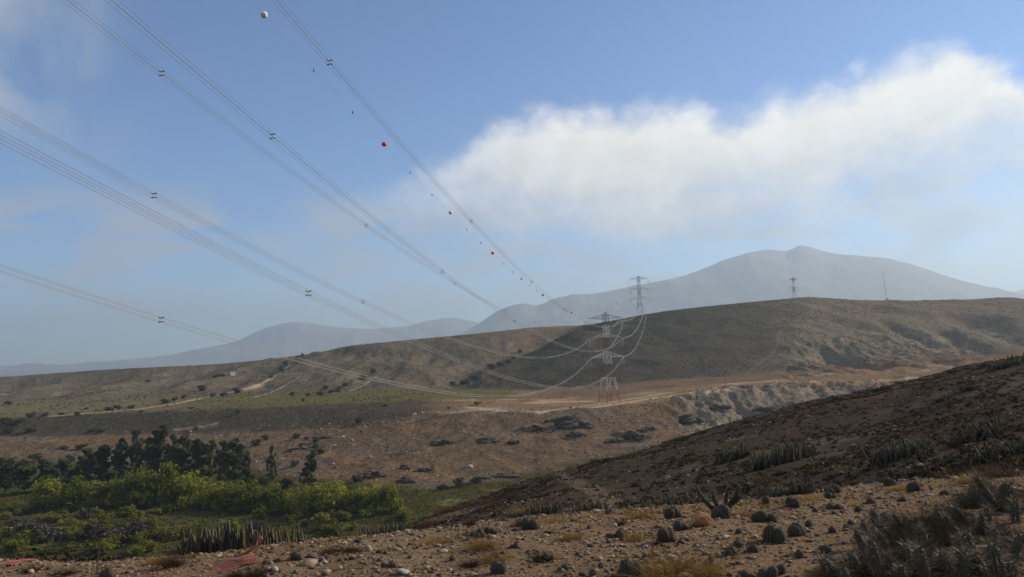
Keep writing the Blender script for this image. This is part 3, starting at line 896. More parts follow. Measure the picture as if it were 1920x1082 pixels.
# ------------------------------------------------------------------ foliage materials
def leaf_mat(name, c1, c2, translucent=0.3, scale=0.6):
    m, w, b, out = new_mat(name)
    geo = w.new('ShaderNodeNewGeometry'); oi = w.new('ShaderNodeObjectInfo')
    n = w.noise(geo.outputs['Position'], scale, 3, 0.6)
    f = w.math('ADD', w.math('MULTIPLY', n, 0.9), w.math('MULTIPLY', w.math('SUBTRACT', oi.outputs['Random'], 0.5), 0.5))
    f = w.math('ADD', f, w.math('MULTIPLY', w.math('SUBTRACT', geo.outputs['Random Per Island'], 0.5), 0.8))
    col = w.mix(w.lin(f, 0.15, 0.85), c1 + (1,), c2 + (1,))
    w.link(col, b.inputs['Base Color']); b.inputs['Roughness'].default_value = 0.75; b.inputs['Specular IOR Level'].default_value = 0.03
    if translucent:
        tr = w.new('ShaderNodeBsdfTranslucent'); w.link(col, tr.inputs[0])
        mx = w.new('ShaderNodeMixShader'); mx.inputs[0].default_value = translucent
        w.link(b.outputs[0], mx.inputs[1]); w.link(tr.outputs[0], mx.inputs[2]); w.link(mx.outputs[0], out.inputs[0])
    return m


leaf_mat('willow_leaf', (.085, .10, .013), (.33, .33, .045), .5)
leaf_mat('eucalypt_leaf', (.04, .05, .024), (.135, .14, .065), .3)
leaf_mat('bush_leaf', (.03, .037, .02), (.08, .085, .04), .2)
leaf_mat('valley_leaf', (.06, .065, .01), (.21, .21, .04), .4, .15)
leaf_mat('scrub_leaf', (.035, .032, .022), (.085, .07, .045), .1, .1)
leaf_mat('bark', (.05, .04, .032), (.13, .11, .09), 0)
leaf_mat('grey_twig', (.045, .038, .03), (.10, .085, .068), 0)
leaf_mat('dry_gold', (.14, .08, .025), (.33, .21, .075), .3, 4.0)
leaf_mat('dry_rust', (.055, .032, .02), (.14, .08, .042), .25, 4.0)
leaf_mat('dry_dark', (.022, .018, .012), (.062, .048, .03), .2, 4.0)


def quads_cloud(centres, normals_bias, size, rng, stretch=1.0, up=0.0, jitter=0.5):
    """one mesh worth of leaf quads (verts, faces) at the given centres"""
    n = len(centres)
    a = rng.normal(size=(n, 3)); a /= np.linalg.norm(a, axis=1)[:, None]
    if normals_bias is not None:
        a = a + normals_bias; a /= np.linalg.norm(a, axis=1)[:, None]
    t = rng.normal(size=(n, 3)); t[:, 2] += up
    t -= a * (t * a).sum(1)[:, None]; t /= np.linalg.norm(t, axis=1)[:, None] + 1e-9
    b = np.cross(a, t)
    s = size * rng.uniform(1 - jitter, 1 + jitter, n)[:, None]
    v = np.stack([centres - t * s * stretch, centres - b * s * .6, centres + t * s * stretch, centres + b * s * .6], 1).reshape(-1, 3)
    f = np.arange(n * 4).reshape(n, 4)
    return v, f


def crown_points(rng, blobs, n):
    vol = np.array([b[3] * b[4] * b[5] for b in blobs]) ** .7; p = vol / vol.sum()
    k = rng.choice(len(blobs), n, p=p); B = np.array(blobs)[k]
    d = rng.normal(size=(n, 3)); d /= np.linalg.norm(d, axis=1)[:, None]
    r = rng.uniform(0.25, 1.0, n) ** .45
    return B[:, :3] + d * B[:, 3:6] * r[:, None], d


def twig_tree(rng, trunk_h, levels, spread, r0, n0=4, zbias=.5, curl=.3):
    """recursive branches -> list of (points, radii)"""
    out = []
    def grow(p, d, L, r, lv):
        k = 4; pts = [p.copy()]; dd = d.copy()
        for i in range(k):
            dd = dd + rng.normal(size=3) * curl * .4; dd[2] += .05; dd /= np.linalg.norm(dd)
            pts.append(pts[-1] + dd * L / k)
        out.append((pts, [r * (1 - .55 * i / k) for i in range(k + 1)]))
        if lv == 0: return
        for j in range(rng.integers(2, n0 + 1)):
            q = pts[rng.integers(2, k + 1)]
            nd = dd + rng.normal(size=3) * spread; nd[2] += zbias * .4; nd /= np.linalg.norm(nd)
            grow(q, nd, L * rng.uniform(.55, .8), r * .5, lv - 1)
    grow(np.array([0, 0, -.3]), np.array([rng.normal() * .1, rng.normal() * .1, 1.0]), trunk_h, r0, levels)
    return out


def branches_mesh(name, br, mat, n=4):
    mb = MB()
    for pts, rad in br: mb.tube(pts, rad, n, 0, False)
    return mb.mesh(name, mat)


def make_willow(seed):
    r = np.random.default_rng(seed); blobs = []
    for i in range(24):
        a = r.uniform(0, 6.28); q = r.uniform(0, .38); z = r.uniform(.30, .80)
        blobs.append((q * math.cos(a), q * math.sin(a), z * (1 - q * .6), r.uniform(.06, .14), r.uniform(.06, .14), r.uniform(.07, .17)))
    for i in range(7):
        a = r.uniform(0, 6.28); blobs.append((.34 * math.cos(a), .34 * math.sin(a), r.uniform(.15, .3), .16, .16, .17))
    p, d = crown_points(r, blobs, 2600)
    tips = np.array([b[:3] for b in blobs])[r.integers(0, 24, 260)] + np.stack([r.normal(size=260) * .07, r.normal(size=260) * .07, r.uniform(.12, .24, 260)], 1)
    p = np.concatenate([p, tips]); d = np.concatenate([d, np.tile([0, 0, 1.0], (260, 1))])
    v, f = quads_cloud(p, d * .9, .024, r, 1.9, 1.2)
    br = []
    for i in range(7):
        a = r.uniform(0, 6.28); e = r.uniform(.1, .3)
        br.append(([(.02 * math.cos(a), .02 * math.sin(a), -.03), (e * .4 * math.cos(a), e * .4 * math.sin(a), .25), (e * math.cos(a), e * math.sin(a), .6)], [.016, .012, .005]))
    return mesh_np('crown', v, f, 'willow_leaf', False), branches_mesh('trunk', br, 'bark')


def make_eucalypt(seed, slim=1.0):
    r = np.random.default_rng(seed); blobs = []; br = []
    br.append(([(0, 0, -.03), (r.normal() * .015, r.normal() * .015, .3), (r.normal() * .03, r.normal() * .03, .62), (r.normal() * .03, r.normal() * .03, .93)], [.02, .015, .010, .004]))
    for i in range(40):
        a = r.uniform(0, 6.28); z = r.uniform(.14, .98); env = np.interp(z, [.15, .4, .7, 1.0], [.20, .25, .2, .05]) * slim
        q = env * r.uniform(.2, 1.0); c = (q * math.cos(a), q * math.sin(a), z)
        blobs.append((*c, r.uniform(.035, .085) * slim, r.uniform(.035, .085) * slim, r.uniform(.03, .07)))
        br.append(([(0, 0, max(z - .22, .12)), (c[0] * .5, c[1] * .5, z - .08), c], [.007, .005, .002]))
    p, d = crown_points(r, blobs, 3800)
    v, f = quads_cloud(p, d * .8, .019, r, 1.7, -.8)
    return mesh_np('crown', v, f, 'eucalypt_leaf', False), branches_mesh('trunk', br, 'bark')


def make_bush(seed, mat='bush_leaf', n=420, flat=.75):
    r = np.random.default_rng(seed); blobs = []; br = []
    for i in range(7):
        a = r.uniform(0, 6.28); q = r.uniform(0, .3); z = r.uniform(.16, .58) * flat / .75
        blobs.append((q * math.cos(a), q * math.sin(a), z, r.uniform(.16, .26), r.uniform(.16, .26), r.uniform(.16, .28) * flat / .75))
        br.append(([(0, 0, -.08), (q * .5 * math.cos(a), q * .5 * math.sin(a), z * .6), (q * math.cos(a), q * math.sin(a), z)], [.02, .014, .006]))
    p, d = crown_points(r, blobs, n); p[:, 2] = np.maximum(p[:, 2], .02)
    v, f = quads_cloud(p, d, .05, r, 1.3)
    return mesh_np('foliage', v, f, mat, False), branches_mesh('stem', br, 'bark', 3)


WILLOWS = [make_willow(100 + i) for i in range(4)]
EUCS = [make_eucalypt(200 + i, (1.0, .85, 1.1, .9)[i]) for i in range(4)]
BUSHES = [make_bush(300 + i) for i in range(5)]


def tree(name, parts, names, u, v, hpx, wpx, label, cat, group, rnd, dmin=60., dmax=1300., tilt=0.0, wf=.85):
    p = at_pixel(u, v, dmin, dmax); k = p[1] / FPX
    o = empty(name, p, rnd.uniform(0, 6.28)); H = hpx * k; Wd = wpx * k
    o.scale = (Wd / wf, Wd / wf, H)
    if tilt: o.rotation_euler = (0, tilt, 0)
    tag(o, label, cat, group)
    for nm, me in zip(names, parts): link(nm, me, o)
    return o


rnd = random.Random(5)
W_LIST = [(95, 948, 55, 62), (140, 949, 52, 64), (190, 950, 52, 62), (238, 950, 70, 62), (275, 949, 72, 64), (312, 949, 74, 68), (352, 949, 68, 62), (395, 951, 54, 62), (432, 952, 56, 62),
          (470, 953, 52, 64), (508, 954, 48, 60), (545, 956, 42, 46), (585, 958, 54, 68), (628, 959, 60, 68), (668, 957, 46, 58), (703, 960, 54, 54), (733, 961, 63, 44)]
for i, (u, v, h_, w_) in enumerate(W_LIST):
    lab = 'bright green bushy willow in the sunlit valley row, %s from the left' % nth(i)
    if i == len(W_LIST) - 1: lab = 'tall bright green willow at the right end of the valley row'
    tree('willow_tree', WILLOWS[i % 4], ('crown', 'trunk'), u, v, h_ * rnd.uniform(.94, 1.1), w_, lab, 'tree', 'bright green trees along the stream', rnd, 150)
E_LIST = [(10, 926, 66, 52), (45, 925, 58, 52), (85, 922, 54, 52), (125, 918, 64, 46), (160, 914, 74, 48), (195, 910, 80, 48), (228, 908, 86, 44), (258, 905, 90, 44), (280, 906, 84, 40), (303, 903, 95, 44),
          (326, 905, 82, 40), (346, 903, 92, 42), (372, 904, 80, 40), (395, 905, 84, 42), (418, 910, 84, 40), (440, 915, 92, 48), (462, 910, 56, 28), (25, 905, 40, 50), (180, 895, 48, 50), (290, 890, 60, 60)]
for i, (u, v, h_, w_) in enumerate(sorted(E_LIST)):
    tree('eucalyptus_tree', EUCS[i % 4], ('crown', 'trunk'), u, v, h_ * rnd.uniform(.92, 1.1), w_, 'dark eucalyptus in the grove behind the willows, %s from the left' % nth(i), 'tree', 'dark eucalyptus grove', rnd, 150, wf=.5)
tree('eucalyptus_tree', EUCS[1], ('crown', 'trunk'), 511, 906, 66, 26, 'narrow dark eucalyptus standing alone right of the grove', 'tree', 'dark eucalyptus grove', rnd, 150, wf=.5)
tree('eucalyptus_tree', EUCS[2], ('crown', 'trunk'), 572, 926, 78, 34, 'dark eucalyptus leaning right above the willows', 'tree', 'dark eucalyptus grove', rnd, 150, 1300, .22, .5)
for i, (u, v, h_, w_) in enumerate([(470, 912, 26, 50), (492, 915, 30, 40), (535, 925, 34, 44), (555, 935, 30, 36)]):
    tree('shrub', BUSHES[i], ('foliage', 'stem'), u, v, h_, w_, 'dark undergrowth shrub between the grove and the willows, %s from the left' % nth(i), 'shrub', 'shrubs under the grove', rnd, 150)

B_LIST = sorted([(17, 759, 8, 22), (31, 798, 20, 40), (12, 795, 16, 26), (56, 811, 12, 26), (16, 812, 14, 30), (55, 783, 11, 24), (84, 781, 9, 22), (116, 778, 7, 13), (145, 779, 9, 16), (203, 770, 9, 22), (222, 768, 9, 20), (247, 766, 8, 16), (162, 768, 5, 10),
          (309, 756, 10, 22), (326, 753, 9, 16), (344, 748, 10, 12), (398, 745, 8, 14), (419, 743, 9, 18), (444, 737, 12, 22), (358, 767, 6, 14), (378, 733, 14, 22), (416, 706, 8, 18), (404, 708, 6, 14), (537, 688, 12, 14), (528, 697, 11, 14),
          (567, 668, 7, 9), (556, 673, 8, 12), (509, 709, 6, 12), (278, 716, 5, 14), (175, 810, 9, 20), (188, 811, 8, 18), (369, 806, 8, 12), (266, 773, 5, 10), (447, 776, 8, 14), (578, 743, 8, 14), (548, 742, 9, 12), (569, 753, 10, 8), (600, 742, 9, 20),
          (619, 739, 9, 16), (634, 735, 11, 16), (647, 724, 10, 14), (681, 714, 11, 22), (700, 699, 10, 14), (672, 793, 13, 16), (722, 762, 6, 10), (678, 811, 6, 8), (841, 767, 5, 10), (850, 724, 10, 18), (869, 720, 10, 18), (891, 712, 10, 22),
          (922, 692, 11, 22), (937, 687, 10, 18), (953, 681, 9, 16), (962, 674, 9, 12), (975, 662, 9, 12), (481, 836, 15, 26), (496, 826, 15, 16), (592, 830, 14, 18), (563, 839, 9, 12), (590, 844, 13, 18), (599, 851, 13, 22), (552, 873, 14, 18), (556, 823, 13, 22),
          (576, 826, 9, 14), (861, 914, 22, 30), (828, 918, 12, 24), (895, 905, 14, 34), (70, 865, 16, 34), (20, 868, 12, 30), (150, 842, 10, 34), (120, 843, 8, 22), (610, 730, 9, 16)])
for i, (u, v, h_, w_) in enumerate(B_LIST):
    zone = 'on the upper hillside' if v < 735 else ('on the terrace in mid valley' if v < 800 else 'on the lower brown slope')
    k = sum(1 for q in B_LIST[:i] if ('on the upper hillside' if q[1] < 735 else ('on the terrace in mid valley' if q[1] < 800 else 'on the lower brown slope')) == zone)
    tree('bush', BUSHES[i % 5], ('foliage', 'stem'), u, v, h_ * 1.15, w_, 'dark olive bush %s, %s from the left there' % (zone, nth(k)), 'bush', 'dark bushes scattered over the slopes', rnd, 300)
tree('bush', make_bush(390, 'willow_leaf'), ('foliage', 'stem'), 894, 760, 11, 22, 'small bright green bush at the start of the platform track', 'bush', None, rnd, 300)


# bare grey shrubs and small dead trees on the valley floor
def make_bare(seed, levels=4, h=.34):
    r = np.random.default_rng(seed); br = []
    for s in range(4):
        for pts, rad in twig_tree(r, h, levels, .55, .013, 4, .4): br.append(([p + np.array([r.normal() * .0 + (s - 1.5) * .05, 0, 0]) for p in pts], rad))
    tips = np.array([p for pts, rad in br if rad[0] < .004 for p in pts[2:]])
    q = tips[r.integers(0, len(tips), 1500)] + r.normal(size=(1500, 3)) * .03; q[:, 2] = np.maximum(q[:, 2], .03)
    v, f = quads_cloud(q, None, .028, r, 1.6, 1.0)
    return mesh_np('twigs', v, f, 'grey_twig', False), branches_mesh('stem', [(p_, [max(x, .004) for x in r_]) for p_, r_ in br if r_[0] > .005], 'bark', 3)


BARE = [make_bare(400 + i) for i in range(3)]
for i, (u, v, h_, w_) in enumerate([(55, 1008, 52, 70), (85, 1015, 50, 60), (150, 980, 48, 66), (175, 1010, 50, 66), (215, 1018, 46, 50), (248, 1005, 56, 44), (262, 1012, 50, 50), (480, 1000, 40, 36), (30, 985, 30, 40)]):
    tree('bare_shrub', BARE[i % 3], ('twigs', 'stem'), u, v, h_ * 1.1, w_, 'leafless grey shrub on the green valley floor, %s of the bare ones' % nth(i), 'shrub', 'leafless grey shrubs', rnd, 120)


def make_dead(seed):
    r = np.random.default_rng(seed); br = [(p_, [max(x * 1.4, .012) for x in r_]) for p_, r_ in twig_tree(r, .55, 3, .55, .04, 3, .3, .35)]
    return branches_mesh('trunk', br, 'bark', 4)


DEAD = [make_dead(450 + i) for i in range(3)]
for i, (u, v, h_, w_) in enumerate([(330, 1000, 40, 26), (536, 985, 26, 14), (560, 978, 28, 16), (590, 1000, 36, 18), (632, 975, 18, 10), (755, 966, 36, 24), (213, 1026, 34, 30), (500, 1000, 44, 22), (575, 1008, 40, 16), (257, 1010, 30, 16)]):
    tree('dead_tree', (DEAD[i % 3],), ('trunk',), u, v, h_, w_ * 1.3, 'thin dark dead tree among the valley greenery, %s of the dead trees' % nth(i), 'tree', 'small dead trees', rnd, 120)

# individual leafy shrubs on the valley floor
VS = [make_bush(500 + i, 'valley_leaf', 500, .7) for i in range(4)]
vr = random.Random(9); VL = []
for i in range(110):
    v = vr.uniform(956, 1044); u = vr.uniform(0, 900 - (v - 950) * 4.5)
    VL.append((u, v, vr.uniform(12, 26) * (1 + (v - 950) / 140), vr.uniform(22, 46)))
for i, (u, v, h_, w_) in enumerate(sorted(VL)):
    tree('valley_shrub', VS[i % 4], ('foliage', 'stem'), u, v, h_, w_, 'yellow-green shrub on the valley floor, %s from the left' % nth(i), 'shrub', 'green shrubs on the valley floor', rnd, 120)
tree('valley_shrub', make_bush(555, 'willow_leaf', 700, .7), ('foliage', 'stem'), 190, 1036, 26, 50, 'bright green low bush in front of the leafless shrubs', 'shrub', None, rnd, 120)


# ------------------------------------------------------------------ uncountable ground cover
def scatter(n, kmin, kmax, umin, umax, rng, rmax=1e9, rmin=0.0, dens=None):
    """random ground points inside a band of the terrain, denser near by"""
    m = (KG[:-1, :-1] >= kmin) & (KG[:-1, :-1] < kmax) & (UG[:-1, :-1] > umin) & (UG[:-1, :-1] < umax) & (np.abs(AG[:-1, :-1]) < .66) & (RG[:-1, :-1] < rmax) & (RG[:-1, :-1] > rmin)
    i, j = np.nonzero(m)
    area = RAD[i] * (RAD[i + 1] - RAD[i]) * (AZ[j + 1] - AZ[j])
    w = area * (dens(XG[i, j], YG[i, j], KG[i, j], UG[i, j]) if dens is not None else 1.0)
    q = rng.choice(len(i), n, p=w / w.sum()); i, j = i[q], j[q]
    a = AZ[j] + rng.random(n) * (AZ[j + 1] - AZ[j]); r = RAD[i] + rng.random(n) * (RAD[i + 1] - RAD[i])
    x, y = r * np.sin(a), r * np.cos(a)
    return np.stack([x, y, ground(x, y)], 1)


def scrub_mass(name, pts, size, per, mat, label, cat, rng, flat=.6, leaf=.22):
    n = len(pts); s = size * rng.lognormal(0, .35, n)
    d = rng.normal(size=(n, per, 3)); d /= np.linalg.norm(d, axis=2)[..., None]
    q = d * (rng.random((n, per, 1)) ** .4) * s[:, None, None] * np.array([1, 1, flat]); q[..., 2] = np.abs(q[..., 2])
    c = (pts[:, None, :] + q).reshape(-1, 3)
    nb = d.reshape(-1, 3) * .9; nb[:, 2] = np.abs(nb[:, 2])
    v, f = quads_cloud(c, nb, leaf, rng, 1.2)
    o = link(name, mesh_np(name, v, f, mat, False)); tag(o, label, cat, kind='stuff'); return o


g = np.random.default_rng(77)
scrub_mass('valley_undergrowth', scatter(7500, 5.6, 7.02, -400, 1080, g), .9, 15, 'valley_leaf', 'low green undergrowth covering the valley floor', 'undergrowth', g, .55, .3)
scrub_mass('hillside_scrub', scatter(9000, 8.9, 15.0, -300, 2200, g, dens=lambda x, y, k, u: (.25 + np.clip(fbm(x, y, 70, 3, .5, 71) + .1, 0, 1) * 2) * np.where((k > 9.1) & (k < 10.9) & (u > 800), .08, 1)), .7, 7, 'scrub_leaf',
           'dark low scrub dotted over the far hillsides', 'scrub', g, .6, .42)
scrub_mass('slope_scrub', scatter(3500, 7.0, 9.0, -300, 1600, g), .45, 8, 'scrub_leaf', 'small dry scrub on the brown slope below the pylon', 'scrub', g, .6, .22)
# ------------------------------------------------------------------ the near slope: stones, cacti, dry shrubs, netting
import bmesh


def rock_mat(name, c1, c2, scale=6.0):
    m, w, b, out = new_mat(name)
    tc = w.new('ShaderNodeTexCoord'); oi = w.new('ShaderNodeObjectInfo'); geo = w.new('ShaderNodeNewGeometry')
    n = w.noise(tc.outputs['Object'], scale, 6, 0.65)
    f = w.math('ADD', n, w.math('MULTIPLY', w.math('SUBTRACT', geo.outputs['Random Per Island'], .5), .8))
    w.link(w.mix(w.lin(f, .2, .8), c1 + (1,), c2 + (1,)), b.inputs['Base Color']); b.inputs['Roughness'].default_value = .85
    bp = w.new('ShaderNodeBump'); bp.inputs['Strength'].default_value = .6; bp.inputs['Distance'].default_value = .02
    w.link(w.noise(tc.outputs['Object'], scale * 4, 5, .7), bp.inputs['Height']); w.link(bp.outputs[0], b.inputs['Normal'])


rock_mat('pebble', (.05, .035, .025), (.30, .22, .15), 30.0)
rock_mat('hill_stone', (.04, .032, .026), (.24, .20, .16), 10.0)
rock_mat('stone_tan', (.20, .135, .09), (.36, .26, .18), 8.0)
rock_mat('stone_pale', (.20, .165, .125), (.36, .31, .25), 14.0)
rock_mat('stone_dark', (.06, .048, .04), (.16, .12, .095), 8.0)
rock_mat('boulder_orange', (.15, .07, .035), (.36, .19, .09), 9.0)
rock_mat('outcrop', (.03, .026, .02), (.13, .10, .07), .5)
rock_mat('slope_stone', (.10, .085, .07), (.34, .29, .23), .6)


def ico(sub):
    bm = bmesh.new(); bmesh.ops.create_icosphere(bm, subdivisions=sub, radius=1.0)
    bm.verts.ensure_lookup_table()
    v = np.array([q.co[:] for q in bm.verts]); f = np.array([[q.index for q in p.verts] for p in bm.faces]); bm.free()
    return v, f


ICO1, ICO2, ICO3, ICO4 = ico(1), ico(2), ico(3), ico(4)


def rock_shape(seed, base=ICO2, rough=.35, cuts=9):
    r = np.random.default_rng(seed); v, f = base; v = v.copy()
    for i in range(cuts):                                  # broken faces
        n = r.normal(size=3); n /= np.linalg.norm(n); d = r.uniform(.4, .85)
        s = v @ n; v -= np.outer(np.maximum(s - d, 0) * .85, n)
    h = fbm(v[:, 0] * 1.3 + 5 * seed, v[:, 1] * 1.3 + v[:, 2], 1.0, 3, .5, seed % 40)
    v *= (1 + rough * h)[:, None]
    return v, f


def rock_mass(name, pts, size, mat, label, cat, rng, sink=.25, sig=.4, base=ICO1, flat=.6):
    v0 = [rock_shape(900 + i, base, .3, 4) for i in range(6)]; V = []; F = []; o = 0
    k = rng.integers(0, 6, len(pts)); s = size * rng.lognormal(0, sig, len(pts)); a = rng.uniform(0, 6.28, len(pts))
    for q in range(6):
        m = k == q; n = int(m.sum())
        if n == 0: continue
        ca, sa = np.cos(a[m]), np.sin(a[m]); b, f = v0[q]
        st = rng.uniform(.7, 1.3, (n, 1)); x = b[None, :, 0] * st; y = b[None, :, 1] / st; z = np.repeat(b[None, :, 2], n, 0) * flat
        w = np.stack([x * ca[:, None] - y * sa[:, None], x * sa[:, None] + y * ca[:, None], z + flat * (1 - 2 * sink) * .6], -1) * s[m][:, None, None] + pts[m][:, None, :]
        V.append(w.reshape(-1, 3)); F.append((f[None] + (np.arange(n) * len(b))[:, None, None]).reshape(-1, 3) + o); o += n * len(b)
    ob = link(name, mesh_np(name, np.concatenate(V), np.concatenate(F), mat, False)); tag(ob, label, cat, kind='stuff'); return ob


gn = np.random.default_rng(41)
rock_mass('pebbles', scatter(32000, .6, 2.25, -100, 2100, gn, 18, 3.2, dens=lambda x, y, k, u: np.hypot(x, y) ** -1.1), .011, 'pebble', 'loose pebbles covering the stony terrace', 'pebbles', gn, .3, .5, ico(0) if False else ICO1)
rock_mass('hill_stones', scatter(5200, 2.1, 4.1, -100, 2200, gn, 80, 9, dens=lambda x, y, k, u: np.hypot(x, y) ** -1.0), .045, 'hill_stone', 'small loose stones strewn over the near hill', 'stones', gn, .3, .45)
rock_mass('slope_stones', scatter(2600, 7.1, 9.3, 350, 1650, gn, dens=lambda x, y, k, u: .15 + np.clip(fbm(x, y, 30, 3, .5, 61), 0, 1) * 3 + (u > 1230) * .8), .42, 'slope_stone', 'broken stones scattered on the brown slope', 'stones', gn, .3, .5)
scrub_mass('near_hill_scrub', scatter(6500, 2.25, 4.15, -100, 2200, gn, 80, 10, dens=lambda x, y, k, u: (.1 + np.clip(fbm(x, y, 7, 3, .5, 62) + .1, 0, 1)) * np.hypot(x, y) ** -.6), .17, 16, 'dry_dark',
           'low dark cushion plants on the near hill', 'scrub', gn, .5, .04)
scrub_mass('rust_scrub', scatter(1000, 2.25, 4.15, 600, 2200, gn, 80, 12, dens=lambda x, y, k, u: np.clip(fbm(x, y, 9, 3, .5, 63), 0, 1) ** 2 * np.hypot(x, y) ** -.6), .16, 18, 'dry_rust',
           'low rust-red dry plants on the near hill', 'scrub', gn, .45, .04)
scrub_mass('terrace_litter', scatter(1500, .8, 2.3, -100, 2100, gn, 18, 3.5, dens=lambda x, y, k, u: np.clip(fbm(x, y, 2.5, 3, .5, 64) + .05, 0, 1) * np.hypot(x, y) ** -.8), .05, 9, 'dry_gold',
           'thin dry grass and litter between the pebbles', 'litter', gn, .3, .014)


def rock(name, base, seed, mat, u, v, wpx, hpx, label, cat, group, dmin, dmax, depth=.8, rough=.35, sink=.2, yaw=None, cuts=9):
    p = at_pixel(u, v, dmin, dmax); k = p[1] / FPX; w = wpx * k; h = hpx * k
    vv, f = rock_shape(seed, base, rough, cuts); vv = vv - np.array([0, 0, vv[:, 2].min()]); vv /= np.array([np.ptp(vv[:, 0]), np.ptp(vv[:, 1]), np.ptp(vv[:, 2])])
    vv = vv * np.array([w, w * depth, h * (1 + sink)]) - np.array([0, 0, h * sink])
    o = link(name, mesh_np(name, vv, f, mat, False)); o.location = p; o.rotation_euler = (0, 0, random.uniform(-.5, .5) if yaw is None else yaw)
    tag(o, label, cat, group); return o


rock('boulder', ICO4, 31, 'boulder_orange', 1311, 987, 43, 30, 'orange-brown flat-topped boulder among dark cacti on the terrace', 'boulder', None, 4, 30, .75, .14, .15, .2, 16)
srnd = random.Random(3); st = []
for i in range(46):
    u = srnd.uniform(20, 1900); v = srnd.uniform(max(1004 - (u - 950) * .065, 930) + 14, 1078) if u > 800 else srnd.uniform(1068 - max(u - 200, 0) * .06, 1080)
    if (1560 < u and v > 985) or at_pixel(u, v, 3, 30)[1] > 12.5: continue
    st.append((u, v, srnd.uniform(8, 16), srnd.choice(['tan', 'dark', 'pale', 'dark'])))
cnt = {}
for i, (u, v, w_, c) in enumerate(sorted(st)):
    k = cnt.get(c, 0); cnt[c] = k + 1
    rock('stone', ICO2, 40 + i, 'stone_' + c, u, v, w_, w_ * srnd.uniform(.4, .65), '%s stone lying on the pebble terrace, %s %s stone from the left' % (c, nth(k), c), 'stone', 'larger stones on the terrace', 3, 30)
for i, (u, v, w_, h_) in enumerate([(1118, 962, 12, 7), (1150, 988, 14, 8), (690, 1028, 14, 6), (830, 1036, 16, 7), (755, 1076, 30, 9), (1628, 927, 12, 7), (1790, 900, 14, 7), (1725, 873, 11, 4)]):
    rock('stone', ICO2, 140 + i, 'stone_pale', u, v, w_, h_, 'whitish stone near the terrace brink, %s of the whitish ones' % nth(i), 'stone', 'whitish stones by the brink', 3, 60)
OC = [(693, 896, 66, 24), (760, 905, 40, 16), (793, 884, 36, 14), (760, 880, 22, 9), (835, 833, 48, 14), (919, 831, 48, 10), (1006, 809, 52, 20), (1079, 801, 66, 22), (1079, 816, 34, 11), (1185, 825, 70, 28), (960, 833, 22, 14),
      (1150, 830, 36, 16), (1040, 790, 40, 10), (1215, 808, 40, 16), (900, 899, 44, 9), (945, 893, 50, 8), (560, 842, 40, 7), (610, 822, 26, 8), (1300, 790, 40, 14), (1350, 765, 36, 12), (1430, 770, 40, 16)]


def outcrop_mesh(seed):
    r = np.random.default_rng(seed); V = []; F = []; o = 0
    for i in range(64):
        vv, f = rock_shape(seed * 70 + i, ICO1, .6, 8); s = r.lognormal(-2.75, .55)
        x = r.uniform(-.45, .45); vv = vv * np.array([s * r.uniform(.8, 2.0), s, s * r.uniform(.8, 1.8)]) + np.array([x, r.uniform(-.35, .35), r.uniform(-.05, .38) * (1 - 1.5 * abs(x))])
        V.append(vv); F.append(f + o); o += len(vv)
    return mesh_np('rock_outcrop', np.concatenate(V), np.concatenate(F), 'outcrop', False)


OCM = [outcrop_mesh(70 + i) for i in range(5)]
for i, (u, v, w_, h_) in enumerate(sorted(OC)):
    p = at_pixel(u, v, 300, 700); k = p[1] / FPX
    o = link('rock_outcrop', OCM[i % 5]); o.location = p; o.scale = (w_ * k, w_ * k * .6, h_ * k * 1.5); o.rotation_euler = (0, 0, srnd.uniform(-.3, .3))
    tag(o, 'dark craggy rock outcrop on the slope below the pylon, %s from the left' % nth(i), 'rock', 'dark outcrops on the brown slope')


# ------------------------------------------------------------------ cacti
def cactus_mat(name, c1, c2):
    m, w, b, out = new_mat(name)
    tc = w.new('ShaderNodeTexCoord'); n = w.noise(tc.outputs['Object'], 9.0, 4, .6); oi = w.new('ShaderNodeObjectInfo')
    at = w.new('ShaderNodeAttribute'); at.attribute_name = 'rib'
    f = w.math('ADD', w.math('MULTIPLY', n, .5), w.math('MULTIPLY', oi.outputs['Random'], .4))
    col = w.mix(w.lin(f, .2, .8), c1 + (1,), c2 + (1,))
    col = w.mix(w.math('MULTIPLY', at.outputs['Fac'], .35), col, (.26, .23, .18, 1))      # felted areoles along the ribs
    w.link(col, b.inputs['Base Color']); b.inputs['Roughness'].default_value = .8
    b.inputs['Specular IOR Level'].default_value = .04


cactus_mat('column_cactus', (.034, .036, .024), (.075, .074, .05))
cactus_mat('globe_cactus', (.018, .016, .013), (.04, .036, .028))
plain_mat('spine', (.17, .135, .09), .6, 0, .3, 40)
plain_mat('dark_spine', (.10, .075, .055), .7, 0, .3, 40)
plain_mat('fruit_tip', (.30, .22, .10), .8, 0, .3, 30)


def rib_mesh(name, prof, ribs, depth, mat, bend=(0, 0), twist=0.0):
    """ribbed body of revolution; prof = [(radius, height)]"""
    n = ribs * 2; V = []; att = []
    for i, (r, h) in enumerate(prof):
        for j in range(n):
            t = 2 * math.pi * j / n + twist * h
            rr = r * (1 + depth * (1 if j % 2 else -1)); q = h * h
            V.append((rr * math.cos(t) + bend[0] * q, rr * math.sin(t) + bend[1] * q, h)); att.append(1.0 if j % 2 else 0.0)
    k = len(prof)
    F = [(i * n + j, i * n + (j + 1) % n, (i + 1) * n + (j + 1) % n, (i + 1) * n + j) for i in range(k - 1) for j in range(n)]
    me = mesh_np(name, V, F, mat)
    a = me.attributes.new('rib', 'FLOAT', 'POINT'); a.data.foreach_set('value', np.array(att, np.float32))
    return me


